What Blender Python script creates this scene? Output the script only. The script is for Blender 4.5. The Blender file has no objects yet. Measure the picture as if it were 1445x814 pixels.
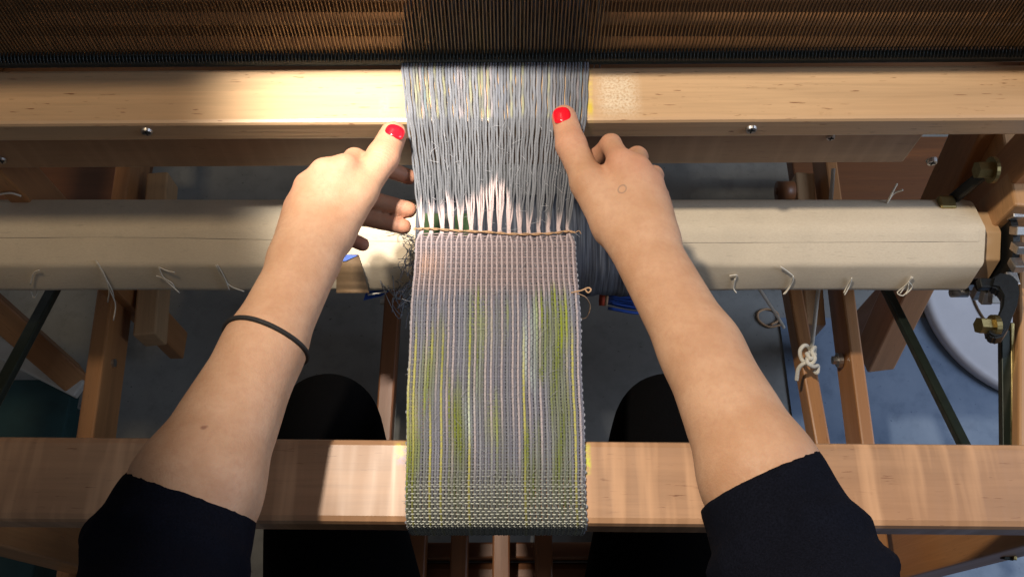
import bpy, bmesh, math, random
import numpy as np
from mathutils import Vector, Matrix
from mathutils.bvhtree import BVHTree

rng = np.random.default_rng(7)
random.seed(7)
sc = bpy.context.scene
col = sc.collection

# ------------------------------------------------------------------ camera
CAM_H, TILT, FPX = 1.53, math.radians(24.0), 1251.0
CX, CY = 722.5, 407.0
cam_d = bpy.data.cameras.new('camera')
cam_d.sensor_width = 36.0
cam_d.lens = 36.0 * FPX / 1445.0
cam_d.clip_start, cam_d.clip_end = 0.02, 50.0
cam = bpy.data.objects.new('camera', cam_d)
cam.location = (0, 0, CAM_H)
cam.rotation_euler = (TILT, 0, 0)
col.objects.link(cam)
sc.camera = cam

# ------------------------------------------------------------------ light and exposure
w = bpy.data.worlds.new('World'); sc.world = w; w.use_nodes = True
w.node_tree.nodes['Background'].inputs[0].default_value = (0.9, 0.93, 1.0, 1)
w.node_tree.nodes['Background'].inputs[1].default_value = 0.10
sc.view_settings.view_transform = 'Standard'
sc.view_settings.look = 'None'
sc.view_settings.exposure = 0.0
sc.view_settings.gamma = 1.0

def lamp(name, kind, loc, target, energy, color, **kw):
    d = bpy.data.lights.new(name, kind); d.energy = energy; d.color = color
    for k, v in kw.items(): setattr(d, k, v)
    o = bpy.data.objects.new(name, d); o.location = loc
    o.rotation_euler = (Vector(target) - Vector(loc)).to_track_quat('-Z', 'Y').to_euler()
    col.objects.link(o); return o

lamp('work_lamp', 'SPOT', (-0.36, 0.45, 2.06), (0.50, 0.45, 0.79), 82, (1.0, 0.88, 0.73),
     spot_size=math.radians(65), spot_blend=0.34, shadow_soft_size=0.03)
lamp('race_fill_spot', 'SPOT', (-0.26, 0.40, 2.00), (-0.12, 0.535, 0.79), 165, (1.0, 0.94, 0.86),
     spot_size=math.radians(19), spot_blend=1.0, shadow_soft_size=0.03)  # added tight spot that makes the hot pool on the race board
lamp('window_light', 'AREA', (1.9, 0.3, 1.5), (0.3, 0.35, 0.5), 22, (0.66, 0.78, 1.0), shape='RECTANGLE', size=0.9, size_y=1.0)
lamp('left_fill_spot', 'SPOT', (-0.60, 0.55, 2.40), (-0.50, 0.60, 0.79), 34, (1.0, 0.78, 0.52),
     spot_size=math.radians(34), spot_blend=1.0, shadow_soft_size=0.12)  # added warm fill that brightens the left race board and roller
sc.cycles.max_bounces = 6

# ------------------------------------------------------------------ geometry helpers
CT, ST = math.cos(TILT), math.sin(TILT)
def ray(px, py):
    u, v = (px - CX) / FPX, (CY - py) / FPX
    return np.array([u, ST + v * CT, -CT + v * ST])
def P(px, py, z):                       # a point at height z
    d = ray(px, py); t = (z - CAM_H) / d[2]
    return np.array([0, 0, CAM_H]) + d * t
def PY(px, py, Y):                      # a point at distance Y
    d = ray(px, py); t = Y / d[1]
    return np.array([0, 0, CAM_H]) + d * t
def PX(p):
    p = np.asarray(p, float) - np.array([0, 0, CAM_H])
    dep = p[1] * ST - p[2] * CT
    return CX + FPX * p[0] / dep, CY - FPX * (p[1] * CT + p[2] * ST) / dep
def lin(r, g, b):
    f = lambda c: (c / 255 / 12.92) if c / 255 <= .04045 else ((c / 255 + .055) / 1.055) ** 2.4
    return (f(r), f(g), f(b))
def unit(v):
    v = np.asarray(v, float); return v / max(np.linalg.norm(v), 1e-12)

def tag(o, label=None, cat=None, group=None, kind=None):
    if label: o['label'] = label
    if cat: o['category'] = cat
    if group: o['group'] = group
    if kind: o['kind'] = kind
    return o
def empty(name, loc, label, cat, group=None):
    o = bpy.data.objects.new(name, None); o.empty_display_size = .05
    o.location = tuple(loc); col.objects.link(o)
    return tag(o, label, cat, group)
def wloc(o):
    v = Vector(o.location)
    while o.parent: o = o.parent; v += Vector(o.location)
    return np.array(v)
def link(name, verts, faces, mat, parent=None, smooth=False, attrs=None, colors=None):
    """one mesh object from world-space vertices, its origin at its own centre"""
    V = np.asarray(verts, float); c = (V.min(0) + V.max(0)) / 2
    me = bpy.data.meshes.new(name)
    me.from_pydata((V - c).tolist(), [], [list(map(int, f)) for f in faces])
    if attrs:
        for k, a in attrs.items():
            a = np.asarray(a, np.float32)
            if a.ndim == 1:
                at = me.attributes.new(k, 'FLOAT', 'POINT'); at.data.foreach_set('value', a)
            else:
                at = me.attributes.new(k, 'FLOAT_VECTOR', 'POINT'); at.data.foreach_set('vector', a.ravel())
    if colors is not None:
        C = np.asarray(colors, np.float32); C = np.c_[C, np.ones(len(C), np.float32)]
        at = me.color_attributes.new('surface_tint', 'FLOAT_COLOR', 'POINT'); at.data.foreach_set('color', C.ravel())
    if smooth: me.polygons.foreach_set('use_smooth', [True] * len(me.polygons))
    me.update()
    if mat: me.materials.append(mat)
    o = bpy.data.objects.new(name, me); col.objects.link(o)
    if parent is not None:
        o.parent = parent; c = c - wloc(parent)
    o.location = tuple(c)
    return o

def box_bm(bm, a, b, width, height, up=(0, 0, 1), bevel=.003, gl=None, segs=2):
    """bevelled bar from a to b (centre line of its TOP face if up is Z)"""
    a, b = np.asarray(a, float), np.asarray(b, float)
    L = np.linalg.norm(b - a); x = (b - a) / L
    z = unit(np.asarray(up, float) - x * np.dot(up, x)); y = np.cross(z, x)
    t = bmesh.new(); bmesh.ops.create_cube(t, size=1)
    for v in t.verts: v.co = Vector(((v.co.x + .5) * L, v.co.y * width, (v.co.z - .5) * height))
    if bevel: bmesh.ops.bevel(t, geom=t.edges[:], offset=bevel, segments=segs, affect='EDGES', profile=.5)
    base = len(bm.verts); t.verts.ensure_lookup_table()
    vs = []
    for v in t.verts:
        w_ = a + x * v.co.x + y * v.co.y + z * v.co.z
        nv = bm.verts.new(w_); nv[gl] = Vector((v.co.x, v.co.y, v.co.z)); vs.append(nv)
    for f in t.faces:
        nf = bm.faces.new([vs[v.index] for v in f.verts]); nf.smooth = False
    t.free()
def bar(name, a, b, width, height, mat, parent=None, up=(0, 0, 1), bevel=.003):
    bm = bmesh.new(); gl = bm.verts.layers.float_vector.new('gr')
    box_bm(bm, a, b, width, height, up, bevel, gl)
    return from_bm(name, bm, mat, parent)
def from_bm(name, bm, mat, parent=None, smooth=False):
    bm.normal_update()
    c = np.array([v.co for v in bm.verts]); c = (c.min(0) + c.max(0)) / 2
    for v in bm.verts: v.co -= Vector(c)
    me = bpy.data.meshes.new(name); bm.to_mesh(me); bm.free()
    if smooth: me.polygons.foreach_set('use_smooth', [True] * len(me.polygons))
    me.materials.append(mat)
    o = bpy.data.objects.new(name, me); col.objects.link(o)
    if parent is not None:
        o.parent = parent; c = c - wloc(parent)
    o.location = tuple(c); return o

def tube_geo(pts, rad, sides=6, cap=True):
    pts = np.asarray(pts, float); n = len(pts)
    rad = np.broadcast_to(np.asarray(rad, float), (n,))
    T = np.gradient(pts, axis=0); T /= np.maximum(np.linalg.norm(T, axis=1, keepdims=True), 1e-12)
    ref = np.array([0, 0, 1.0]) if abs(T[:, 2]).mean() < .8 else np.array([1.0, 0, 0])
    A = np.cross(T, ref); A /= np.maximum(np.linalg.norm(A, axis=1, keepdims=True), 1e-9)
    B = np.cross(A, T)
    th = np.arange(sides) * 2 * math.pi / sides
    V = pts[:, None, :] + rad[:, None, None] * (np.cos(th)[None, :, None] * A[:, None, :] + np.sin(th)[None, :, None] * B[:, None, :])
    i = np.arange(n - 1)[:, None]; j = np.arange(sides)[None, :]; j2 = (j + 1) % sides
    F = np.stack([i * sides + j, i * sides + j2, (i + 1) * sides + j2, (i + 1) * sides + j], -1).reshape(-1, 4)
    faces = F.tolist()
    if cap:
        faces.append(list(range(sides))[::-1]); faces.append([(n - 1) * sides + k for k in range(sides)])
    return V.reshape(-1, 3), faces
def tube(name, pts, rad, mat, parent=None, sides=6, colors=None):
    V, F = tube_geo(pts, rad, sides)
    C = None if colors is None else np.repeat(np.asarray(colors), sides, axis=0)
    return link(name, V, F, mat, parent, True, colors=C)
def spline(ctrl, n=24):
    c = np.asarray(ctrl, float); m = len(c)
    if m < 3: return np.array([c[0] + (c[-1] - c[0]) * t for t in np.linspace(0, 1, n)])
    pad = np.vstack([2 * c[0] - c[1], c, 2 * c[-1] - c[-2]])
    out = []
    for t in np.linspace(0, m - 1 - 1e-6, n):
        k = int(t); f = t - k; p0, p1, p2, p3 = pad[k:k + 4]
        out.append(.5 * (2 * p1 + (p2 - p0) * f + (2 * p0 - 5 * p1 + 4 * p2 - p3) * f * f + (3 * p1 - p0 - 3 * p2 + p3) * f ** 3))
    return np.array(out)
def merge(list_vf):
    V, F, n = [], [], 0
    for v, f in list_vf:
        V.append(v); F += [[i + n for i in q] for q in f]; n += len(v)
    return np.vstack(V), F
def cyl_geo(a, b, r, sides=24, r2=None):
    return tube_geo(np.array([a, b], float), [r, r if r2 is None else r2], sides)

# ------------------------------------------------------------------ materials
def new_mat(name):
    m = bpy.data.materials.new(name); m.use_nodes = True
    nt = m.node_tree; return m, nt, nt.nodes['Principled BSDF']
def nd(nt, t, **kw):
    n = nt.nodes.new(t)
    for k, v in kw.items(): setattr(n, k, v)
    return n
def mixc(nt, fac, a, b, mode='MIX'):
    m = nd(nt, 'ShaderNodeMix', data_type='RGBA', blend_type=mode)
    for s, v in ((0, fac), (6, a), (7, b)):
        if hasattr(v, 'is_linked') or hasattr(v, 'links'): nt.links.new(v, m.inputs[s])
        else: m.inputs[s].default_value = v if s == 0 else (*v, 1) if len(v) == 3 else v
    return m.outputs[2]
def noise(nt, vec, scale=1, detail=4, rough=.55):
    n = nd(nt, 'ShaderNodeTexNoise'); n.inputs['Scale'].default_value = scale
    n.inputs['Detail'].default_value = detail; n.inputs['Roughness'].default_value = rough
    nt.links.new(vec, n.inputs['Vector']); return n.outputs[0]
def ramp(nt, v, a, b, c0=0., c1=1.):
    r = nd(nt, 'ShaderNodeMapRange'); r.inputs[1].default_value = a; r.inputs[2].default_value = b
    r.inputs[3].default_value = c0; r.inputs[4].default_value = c1; nt.links.new(v, r.inputs[0]); return r.outputs[0]
def scaled(nt, vec, s):
    m = nd(nt, 'ShaderNodeVectorMath', operation='MULTIPLY'); nt.links.new(vec, m.inputs[0]); m.inputs[1].default_value = s; return m.outputs[0]
def bump(nt, h, strength, dist, out):
    b = nd(nt, 'ShaderNodeBump'); b.inputs['Strength'].default_value = strength; b.inputs['Distance'].default_value = dist
    nt.links.new(h, b.inputs['Height']); nt.links.new(b.outputs[0], out)
def obj_vec(nt, attr='gr'):
    if attr == 'obj': base = nd(nt, 'ShaderNodeTexCoord').outputs['Object']
    else: base = nd(nt, 'ShaderNodeAttribute', attribute_name=attr).outputs['Vector']
    info = nd(nt, 'ShaderNodeObjectInfo'); cmb = nd(nt, 'ShaderNodeCombineXYZ')
    mul = nd(nt, 'ShaderNodeMath', operation='MULTIPLY'); mul.inputs[1].default_value = 7.3
    nt.links.new(info.outputs['Random'], mul.inputs[0])
    for k in range(3): nt.links.new(mul.outputs[0], cmb.inputs[k])
    add = nd(nt, 'ShaderNodeVectorMath', operation='ADD'); nt.links.new(base, add.inputs[0]); nt.links.new(cmb.outputs[0], add.inputs[1])
    return add.outputs[0]

def wood(name, c, rough=.38, curl=0., fleck=.8, dark=.72, coat=.25, paint=None):
    m, nt, p = new_mat(name); v = obj_vec(nt)
    c = np.array(c)
    g1 = noise(nt, scaled(nt, v, (2.2, 34, 34)), 1, 6, .6)
    g2 = noise(nt, scaled(nt, v, (9, 260, 260)), 1, 3, .6)
    big = noise(nt, scaled(nt, v, (5, 9, 9)), 1, 2)
    cc = mixc(nt, ramp(nt, g1, .32, .68), tuple(c * dark), tuple(np.minimum(c * 1.12, .95)))
    cc = mixc(nt, ramp(nt, g2, .45, .70, 0, .5), cc, tuple(c * .74))
    cc = mixc(nt, ramp(nt, big, .35, .7, 0, .45), cc, tuple(c * np.array([.93, .82, .72])))
    fl = noise(nt, scaled(nt, v, (55, 620, 620)), 1, 2, .5)
    gate = noise(nt, scaled(nt, v, (11, 40, 40)), 1, 2, .5)
    f1 = ramp(nt, fl, .665, .72, 0, 1); f2 = ramp(nt, gate, .42, .52, 0, fleck)
    mm = nd(nt, 'ShaderNodeMath', operation='MULTIPLY'); nt.links.new(f1, mm.inputs[0]); nt.links.new(f2, mm.inputs[1])
    cc = mixc(nt, mm.outputs[0], cc, tuple(c * np.array([.35, .22, .16])))
    hgt = g2
    if curl:
        sv = scaled(nt, v, (62, 5.5, 5.5)); cu = noise(nt, sv, 1, 2.5, .5)
        cc = mixc(nt, ramp(nt, cu, .50, .68, 0, curl * .8), cc, tuple(np.minimum(c * np.array([1.55, 1.6, 1.65]), .95)))
        hgt = cu
        nt.links.new(ramp(nt, cu, .3, .7, rough + .12, rough - .08), p.inputs['Roughness'])
    else:
        nt.links.new(ramp(nt, g1, .3, .7, rough + .1, rough - .05), p.inputs['Roughness'])
    if paint:                                   # dye stains and painted glints (x0,x1,y0,y1 in board coordinates, colour, strength)
        a = nd(nt, 'ShaderNodeAttribute', attribute_name='gr'); sp = nd(nt, 'ShaderNodeSeparateXYZ'); nt.links.new(a.outputs['Vector'], sp.inputs[0])
        for (x0, x1, y0, y1, pc, st, nsc) in paint:
            fac = None
            for o_, lo, hi in ((0, x0, x1), (1, y0, y1)):
                mid, half = (lo + hi) / 2, (hi - lo) / 2
                s1 = nd(nt, 'ShaderNodeMath', operation='SUBTRACT'); nt.links.new(sp.outputs[o_], s1.inputs[0]); s1.inputs[1].default_value = mid
                s2 = nd(nt, 'ShaderNodeMath', operation='ABSOLUTE'); nt.links.new(s1.outputs[0], s2.inputs[0])
                r_ = ramp(nt, s2.outputs[0], half * .45, half * 1.1, 1, 0)
                if fac is None: fac = r_
                else:
                    q = nd(nt, 'ShaderNodeMath', operation='MULTIPLY'); nt.links.new(fac, q.inputs[0]); nt.links.new(r_, q.inputs[1]); fac = q.outputs[0]
            n_ = noise(nt, scaled(nt, a.outputs['Vector'], (nsc, nsc, nsc)), 1, 4, .7)
            q = nd(nt, 'ShaderNodeMath', operation='MULTIPLY'); nt.links.new(fac, q.inputs[0]); nt.links.new(ramp(nt, n_, .38, .56, 0, st), q.inputs[1])
            cc = mixc(nt, q.outputs[0], cc, pc)
    nt.links.new(cc, p.inputs['Base Color'])
    p.inputs['Coat Weight'].default_value = coat; p.inputs['Coat Roughness'].default_value = .28
    bump(nt, hgt, .45 if curl > .3 else .25, .0010, p.inputs['Normal'])
    return m

def plain(name, c, rough=.5, metal=0., var=.25, scale=60, bmp=.15, coat=0., dist=.001):
    m, nt, p = new_mat(name); v = obj_vec(nt, 'obj'); c = np.array(c)
    n_ = noise(nt, v, scale, 5, .6); n2 = noise(nt, v, scale * .15, 3, .5)
    cc = mixc(nt, ramp(nt, n_, .3, .7), tuple(c * (1 - var)), tuple(np.minimum(c * (1 + var * .6), 1)))
    cc = mixc(nt, ramp(nt, n2, .4, .7, 0, var), cc, tuple(c * .75))
    nt.links.new(cc, p.inputs['Base Color']); p.inputs['Metallic'].default_value = metal
    nt.links.new(ramp(nt, n_, .3, .7, rough + .08, max(rough - .08, .03)), p.inputs['Roughness'])
    p.inputs['Coat Weight'].default_value = coat
    if bmp: bump(nt, n_, bmp, dist, p.inputs['Normal'])
    return m

M = {}
M['maple'] = wood('maple', (.60, .39, .215), .36, 0, .9, .80, .35)
M['cherry'] = wood('cherry', (.44, .205, .075), .42, 0, .6, .7, .15)
M['cherry_light'] = wood('light_cherry', (.52, .285, .125), .42, 0, .5, .75, .15)
M['walnut'] = wood('dark_wood', (.22, .085, .030), .45, 0, .4, .65, .1)
M['rail_wood'] = wood('rail_wood', (.36, .20, .105), .42, .25, .5, .7, .2)
M['shaft_wood'] = wood('shaft_wood', (.33, .155, .06), .5, 0, .3, .6, .05)
M['pale_wood'] = wood('pale_wood', (.56, .36, .19), .45, 0, .5, .8, .1)
M['iron'] = plain('black_iron', (.035, .036, .035), .38, .75, .3, 90, .35)
M['green_iron'] = plain('green_black_rod', (.022, .030, .022), .35, .3, .25, 60, .1)
M['steel'] = plain('steel', (.55, .53, .50), .42, 1, .2, 200, .1)
M['brass'] = plain('brass', (.36, .28, .12), .42, 1, .25, 120, .15)
M['reed_metal'] = plain('reed_wire', (.20, .135, .07), .45, .55, .3, 40, 0)
M['reed_bar'] = plain('reed_bar', (.020, .029, .027), .36, 0, .25, 150, .2)
M['cord'] = plain('cotton_cord', (.80, .76, .66), .9, 0, .15, 500, .3)
M['tie'] = plain('tie_thread', (.70, .64, .53), .9, 0, .15, 500, .2)
M['heddle'] = plain('heddle_wire', (.30, .27, .25), .45, .4, .2, 300, 0)
M['jute'] = plain('brown_string', (.55, .34, .19), .85, 0, .25, 500, .4)
M['darkfuzz'] = plain('grey_thread_ends', (.16, .165, .18), .9, 0, .4, 300, .2)
M['rubber'] = plain('black_elastic', (.012, .010, .009), .75, 0, .3, 400, .3)
M['paper'] = plain('kraft_paper', (.17, .105, .052), .75, 0, .12, 120, .1)
M['tape'] = plain('blue_tape', (.035, .11, .48), .5, 0, .2, 90, .15)
M['red'] = plain('red_yarn', (.45, .06, .02), .8, 0, .2, 200, .3)
M['white_plastic'] = plain('white_plastic', (.66, .64, .66), .42, 0, .06, 30, .03)
M['teal'] = plain('dark_teal', (.008, .052, .056), .6, 0, .4, 12, .1)
M['offwhite'] = plain('offwhite_paint', (.62, .60, .55), .55, 0, .1, 40, .08)

def thread_mat():
    m, nt, p = new_mat('dyed_thread')
    a = nd(nt, 'ShaderNodeAttribute', attribute_name='surface_tint')
    tc = nd(nt, 'ShaderNodeTexCoord').outputs['Object']
    n_ = noise(nt, tc, 1500, 3, .7)
    cc = mixc(nt, ramp(nt, n_, .3, .7, 0, .45), a.outputs['Color'], (0.02, .02, .03))
    nt.links.new(cc, p.inputs['Base Color']); p.inputs['Roughness'].default_value = .85
    p.inputs['Sheen Weight'].default_value = .2; p.inputs['Specular IOR Level'].default_value = .2
    bump(nt, n_, .5, .0006, p.inputs['Normal'])
    return m
M['thread'] = thread_mat()

def canvas_mat():
    m, nt, p = new_mat('canvas'); v = nd(nt, 'ShaderNodeTexCoord').outputs['Object']
    n1 = noise(nt, scaled(nt, v, (350, 1500, 1500)), 1, 3, .6); n2 = noise(nt, v, 9, 4, .6); sl = noise(nt, scaled(nt, v, (60, 900, 900)), 1, 2, .5)
    cc = mixc(nt, ramp(nt, n1, .35, .65), (.63, .52, .375), (.70, .60, .445))
    cc = mixc(nt, ramp(nt, n2, .45, .72, 0, .5), cc, (.50, .42, .31))
    cc = mixc(nt, ramp(nt, sl, .64, .74, 0, .5), cc, (.36, .30, .22))
    nt.links.new(cc, p.inputs['Base Color']); p.inputs['Roughness'].default_value = .88
    w1 = nd(nt, 'ShaderNodeTexWave', bands_direction='X'); w1.inputs['Scale'].default_value = 230; nt.links.new(v, w1.inputs['Vector'])
    ad = nd(nt, 'ShaderNodeMath', operation='ADD'); nt.links.new(w1.outputs['Fac'], ad.inputs[0]); nt.links.new(n1, ad.inputs[1])
    bump(nt, ad.outputs[0], .15, .0006, p.inputs['Normal']); return m
M['canvas'] = canvas_mat()

def cloth_roll_mat():
    m, nt, p = new_mat('rolled_grey_weave'); v = nd(nt, 'ShaderNodeTexCoord').outputs['Object']
    n1 = noise(nt, scaled(nt, v, (420, 14, 14)), 1, 3, .6); n2 = noise(nt, v, 25, 3, .5)
    n3 = noise(nt, scaled(nt, v, (160, 8, 8)), 1, 2, .5)
    cc = mixc(nt, ramp(nt, n1, .35, .66), (.045, .050, .065), (.15, .16, .185))
    cc = mixc(nt, ramp(nt, n3, .62, .70, 0, .55), cc, (.33, .34, .37))
    cc = mixc(nt, ramp(nt, n2, .5, .75, 0, .4), cc, (.06, .06, .085))
    nt.links.new(cc, p.inputs['Base Color']); p.inputs['Roughness'].default_value = .85
    bump(nt, n1, .8, .0012, p.inputs['Normal']); return m
M['roll'] = cloth_roll_mat()

def skin_mat():
    m, nt, p = new_mat('skin'); tc = nd(nt, 'ShaderNodeTexCoord'); v = tc.outputs['Object']
    geo = nd(nt, 'ShaderNodeNewGeometry')
    n1 = noise(nt, v, 28, 4, .6); n2 = noise(nt, v, 190, 4, .65); vo = nd(nt, 'ShaderNodeTexVoronoi'); vo.inputs['Scale'].default_value = 620; nt.links.new(v, vo.inputs['Vector'])
    cc = mixc(nt, ramp(nt, n1, .35, .68), (.47, .255, .142), (.565, .335, .205))
    cc = mixc(nt, ramp(nt, n2, .46, .70, 0, .25), cc, (.40, .185, .110))
    fl = nd(nt, 'ShaderNodeAttribute', attribute_name='flush')
    cc = mixc(nt, fl.outputs['Fac'], cc, (.52, .19, .125))
    for (c_, r0, wd, st, colr) in SKIN_MARKS:           # ring tattoo and small marks, at their places on the skin
        d = nd(nt, 'ShaderNodeVectorMath', operation='DISTANCE'); nt.links.new(geo.outputs['Position'], d.inputs[0]); d.inputs[1].default_value = tuple(c_)
        s1 = nd(nt, 'ShaderNodeMath', operation='SUBTRACT'); nt.links.new(d.outputs['Value'], s1.inputs[0]); s1.inputs[1].default_value = r0
        s2 = nd(nt, 'ShaderNodeMath', operation='ABSOLUTE'); nt.links.new(s1.outputs[0], s2.inputs[0])
        cc = mixc(nt, ramp(nt, s2.outputs[0], wd * .4, wd, st, 0), cc, colr)
    nt.links.new(cc, p.inputs['Base Color'])
    nt.links.new(ramp(nt, n2, .3, .7, .56, .70), p.inputs['Roughness'])
    p.inputs['Subsurface Weight'].default_value = .12; p.inputs['Subsurface Radius'].default_value = (.010, .004, .002)
    p.inputs['Subsurface Scale'].default_value = .6
    ad = nd(nt, 'ShaderNodeMath', operation='ADD'); nt.links.new(vo.outputs['Distance'], ad.inputs[0]); nt.links.new(n2, ad.inputs[1])
    for (c_, a_, r_, fr, st) in CREASES:               # bent joints wrinkle
        sb = nd(nt, 'ShaderNodeVectorMath', operation='SUBTRACT'); nt.links.new(geo.outputs['Position'], sb.inputs[0]); sb.inputs[1].default_value = tuple(c_)
        nz = nd(nt, 'ShaderNodeTexNoise'); nz.inputs['Scale'].default_value = 120; nt.links.new(sb.outputs[0], nz.inputs['Vector'])
        dt = nd(nt, 'ShaderNodeVectorMath', operation='DOT_PRODUCT'); nt.links.new(sb.outputs[0], dt.inputs[0]); dt.inputs[1].default_value = tuple(np.array(a_) * fr)
        w0 = nd(nt, 'ShaderNodeMath', operation='MULTIPLY_ADD'); nt.links.new(nz.outputs[0], w0.inputs[0]); w0.inputs[1].default_value = 4.0; nt.links.new(dt.outputs['Value'], w0.inputs[2])
        sn = nd(nt, 'ShaderNodeMath', operation='SINE'); nt.links.new(w0.outputs[0], sn.inputs[0])
        ln = nd(nt, 'ShaderNodeVectorMath', operation='LENGTH'); nt.links.new(sb.outputs[0], ln.inputs[0])
        ml = nd(nt, 'ShaderNodeMath', operation='MULTIPLY'); nt.links.new(ramp(nt, sn.outputs[0], .2, 1, 0, -st), ml.inputs[0]); nt.links.new(ramp(nt, ln.outputs['Value'], r_ * .5, r_, 1, 0), ml.inputs[1])
        a2 = nd(nt, 'ShaderNodeMath', operation='ADD'); nt.links.new(ad.outputs[0], a2.inputs[0]); nt.links.new(ml.outputs[0], a2.inputs[1]); ad = a2
    bump(nt, ad.outputs[0], .17, .0010, p.inputs['Normal']); return m

def fabric(name, c, scale=700, rough=.95):
    m, nt, p = new_mat(name); v = nd(nt, 'ShaderNodeTexCoord').outputs['Object']; c = np.array(c)
    n1 = noise(nt, v, scale, 3, .6); n2 = noise(nt, v, 22, 4, .6)
    cc = mixc(nt, ramp(nt, n1, .3, .7), tuple(c * .6), tuple(c * 1.4))
    cc = mixc(nt, ramp(nt, n2, .45, .75, 0, .5), cc, tuple(c * .6))
    nt.links.new(cc, p.inputs['Base Color']); p.inputs['Roughness'].default_value = rough
    p.inputs['Specular IOR Level'].default_value = .06
    bump(nt, n1, .4, .001, p.inputs['Normal']); return m
M['sweater'] = fabric('navy_knit', (.0045, .0052, .0095))
M['trouser'] = fabric('black_denim', (.0022, .0021, .0024))

def floor_mat(name, ca, cb, spot):
    m, nt, p = new_mat(name); v = nd(nt, 'ShaderNodeTexCoord').outputs['Object']
    n1 = noise(nt, v, 3.5, 6, .62); n2 = noise(nt, v, 26, 5, .65); n3 = noise(nt, v, 120, 3, .6)
    cc = mixc(nt, ramp(nt, n1, .34, .66), ca, cb)
    cc = mixc(nt, ramp(nt, n2, .50, .72, 0, .45), cc, tuple(np.array(ca) * .72))
    cc = mixc(nt, ramp(nt, n3, .67, .72, 0, .7), cc, spot)
    nt.links.new(cc, p.inputs['Base Color'])
    nt.links.new(ramp(nt, n2, .3, .7, .45, .68), p.inputs['Roughness'])
    bump(nt, n2, .15, .002, p.inputs['Normal']); return m
M['concrete'] = floor_mat('grey_concrete', (.20, .203, .195), (.31, .315, .30), (.07, .07, .065))
M['blue_floor'] = floor_mat('bluish_floor', (.10, .155, .245), (.19, .25, .345), (.03, .06, .14))

# ------------------------------------------------------------------ the setting
def sheet(name, x0, x1, y0, y1, z, mat, thick=.0):
    return link(name, [(x0, y0, z), (x1, y0, z), (x1, y1, z), (x0, y1, z)], [(0, 1, 2, 3)], mat)
tag(sheet('floor', -4, 4, -3, 5, 0, M['concrete']), kind='structure')
bx = P(1108, 520, .0)[0]
tag(sheet('blue_floor_area', bx, 4, -3, .62, .004, M['blue_floor']), kind='structure')  # separate bluer sheet over the right part of the floor

# ------------------------------------------------------------------ loom frame
ZB, ZR = .78, .80                    # tops of breast beam and race board
loom = empty('floor_loom', (0, .5, 0), 'wooden floor loom frame with its wide front beam under the hanging cloth', 'loom')
def surface_tint(x0, x1, y0, y1, c, s, n): return (x0, x1, y0, y1, c, s, n)
# breast beam: from its measured edges
LB, RB = P(0, 672.5, ZB), P(1445, 684, ZB)
dv = (RB - LB) / np.linalg.norm(RB - LB)
bw = .0715; A_, B_ = LB - dv * .16, RB + dv * .16
u0 = lambda px: np.dot(P(px, 625, ZB) - A_, dv)
stain = [surface_tint(u0(560), u0(577), .012, .030, lin(150, 135, 190), .8, 170), surface_tint(u0(556), u0(580), .018, .034, lin(225, 215, 90), .8, 150),
         surface_tint(u0(822), u0(834), .005, .034, lin(215, 225, 70), .8, 180)]
M['figured'] = wood('figured_maple', (.44, .245, .130), .42, 1.0, .8, .82, .10, stain)
bar('breast_beam', A_, B_, bw, .042, M['figured'], loom, bevel=.006)
BY0, BY1 = PY_ = P(722, 738, ZB)[1], P(722, 621, ZB)[1]

# side rails, posts, braces
for sx in (-1, 1):
    xr = .555 * sx
    if sx > 0:
        ra, rb2 = P(1414, 188, .648), P(1435, 600, .648); rdv_ = unit(ra - rb2); sh = np.array([.034, 0, 0])
        rm = P(1433, 292, .648); rdv_ = unit(ra - rm)
        bar('side_rail', rm + sh, ra + rdv_ * .55 + sh, .068, .075, M['cherry_light'], loom)
        bar('rail_board', P(1439, 640, .555) + sh, P(1440, 285, .555) + sh, .068, .018, M['cherry_light'], loom)
    else: bar('side_rail', (-.70, .10, .648), (-.70, 1.15, .648), .06, .075, M['cherry'], loom)
    bar('front_post', (xr + .02 * sx, .165, .0), (xr + .02 * sx, .165, .735), .07, .045, M['cherry'], loom, up=(sx, 0, 0))
    bar('rear_post', (.68 * sx, 1.05, .0), (.68 * sx, 1.05, 1.3), .06, .05, M['cherry'], loom, up=(sx, 0, 0))
bar('back_beam', (-.62, 1.12, .80), (.62, 1.12, .80), .06, .045, M['maple'], loom)
bar('diagonal_brace', P(1420, 165, .66), P(1243, 524, .16), .045, .055, M['cherry'], loom)
bar('diagonal_brace', P(-60, 395, .66 - .28), P(112, 545, .16), .040, .055, M['cherry'], loom)
# lower bars that run front to back
def floorbar(name, pa, pb, z0, z1, wd, ht, mat, ext=(0, 0)):
    a, b = P(*pa, z0), P(*pb, z1); d = unit(b - a)
    return bar(name, a - d * ext[0], b + d * ext[1], wd, ht, mat, loom)
floorbar('lower_bar', (1124, 415), (1161, 620), .33, .33, .021, .035, M['cherry'], (.06, .40))
floorbar('lower_bar', (1198, 415), (1225, 620), .33, .33, .019, .060, M['cherry'], (.40, .22))
floorbar('lower_bar', (148, 410), (119, 615), .33, .33, .024, .075, M['cherry'], (.40, .28))
floorbar('stub_bar', (1136, 243), (1152, 458), .30, .30, .030, .05, M['pale_wood'])
floorbar('stub_bar', (222, 243), (203, 472), .30, .30, .034, .05, M['pale_wood'])
for sx, px in ((-1, 60), (1, 1255)):
    a = P(px, 262, .22)
    bar('side_board', (a[0] - .16, a[1], .22), (a[0] + .17, a[1], .22), .20, .03, M['walnut'], loom)
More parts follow.
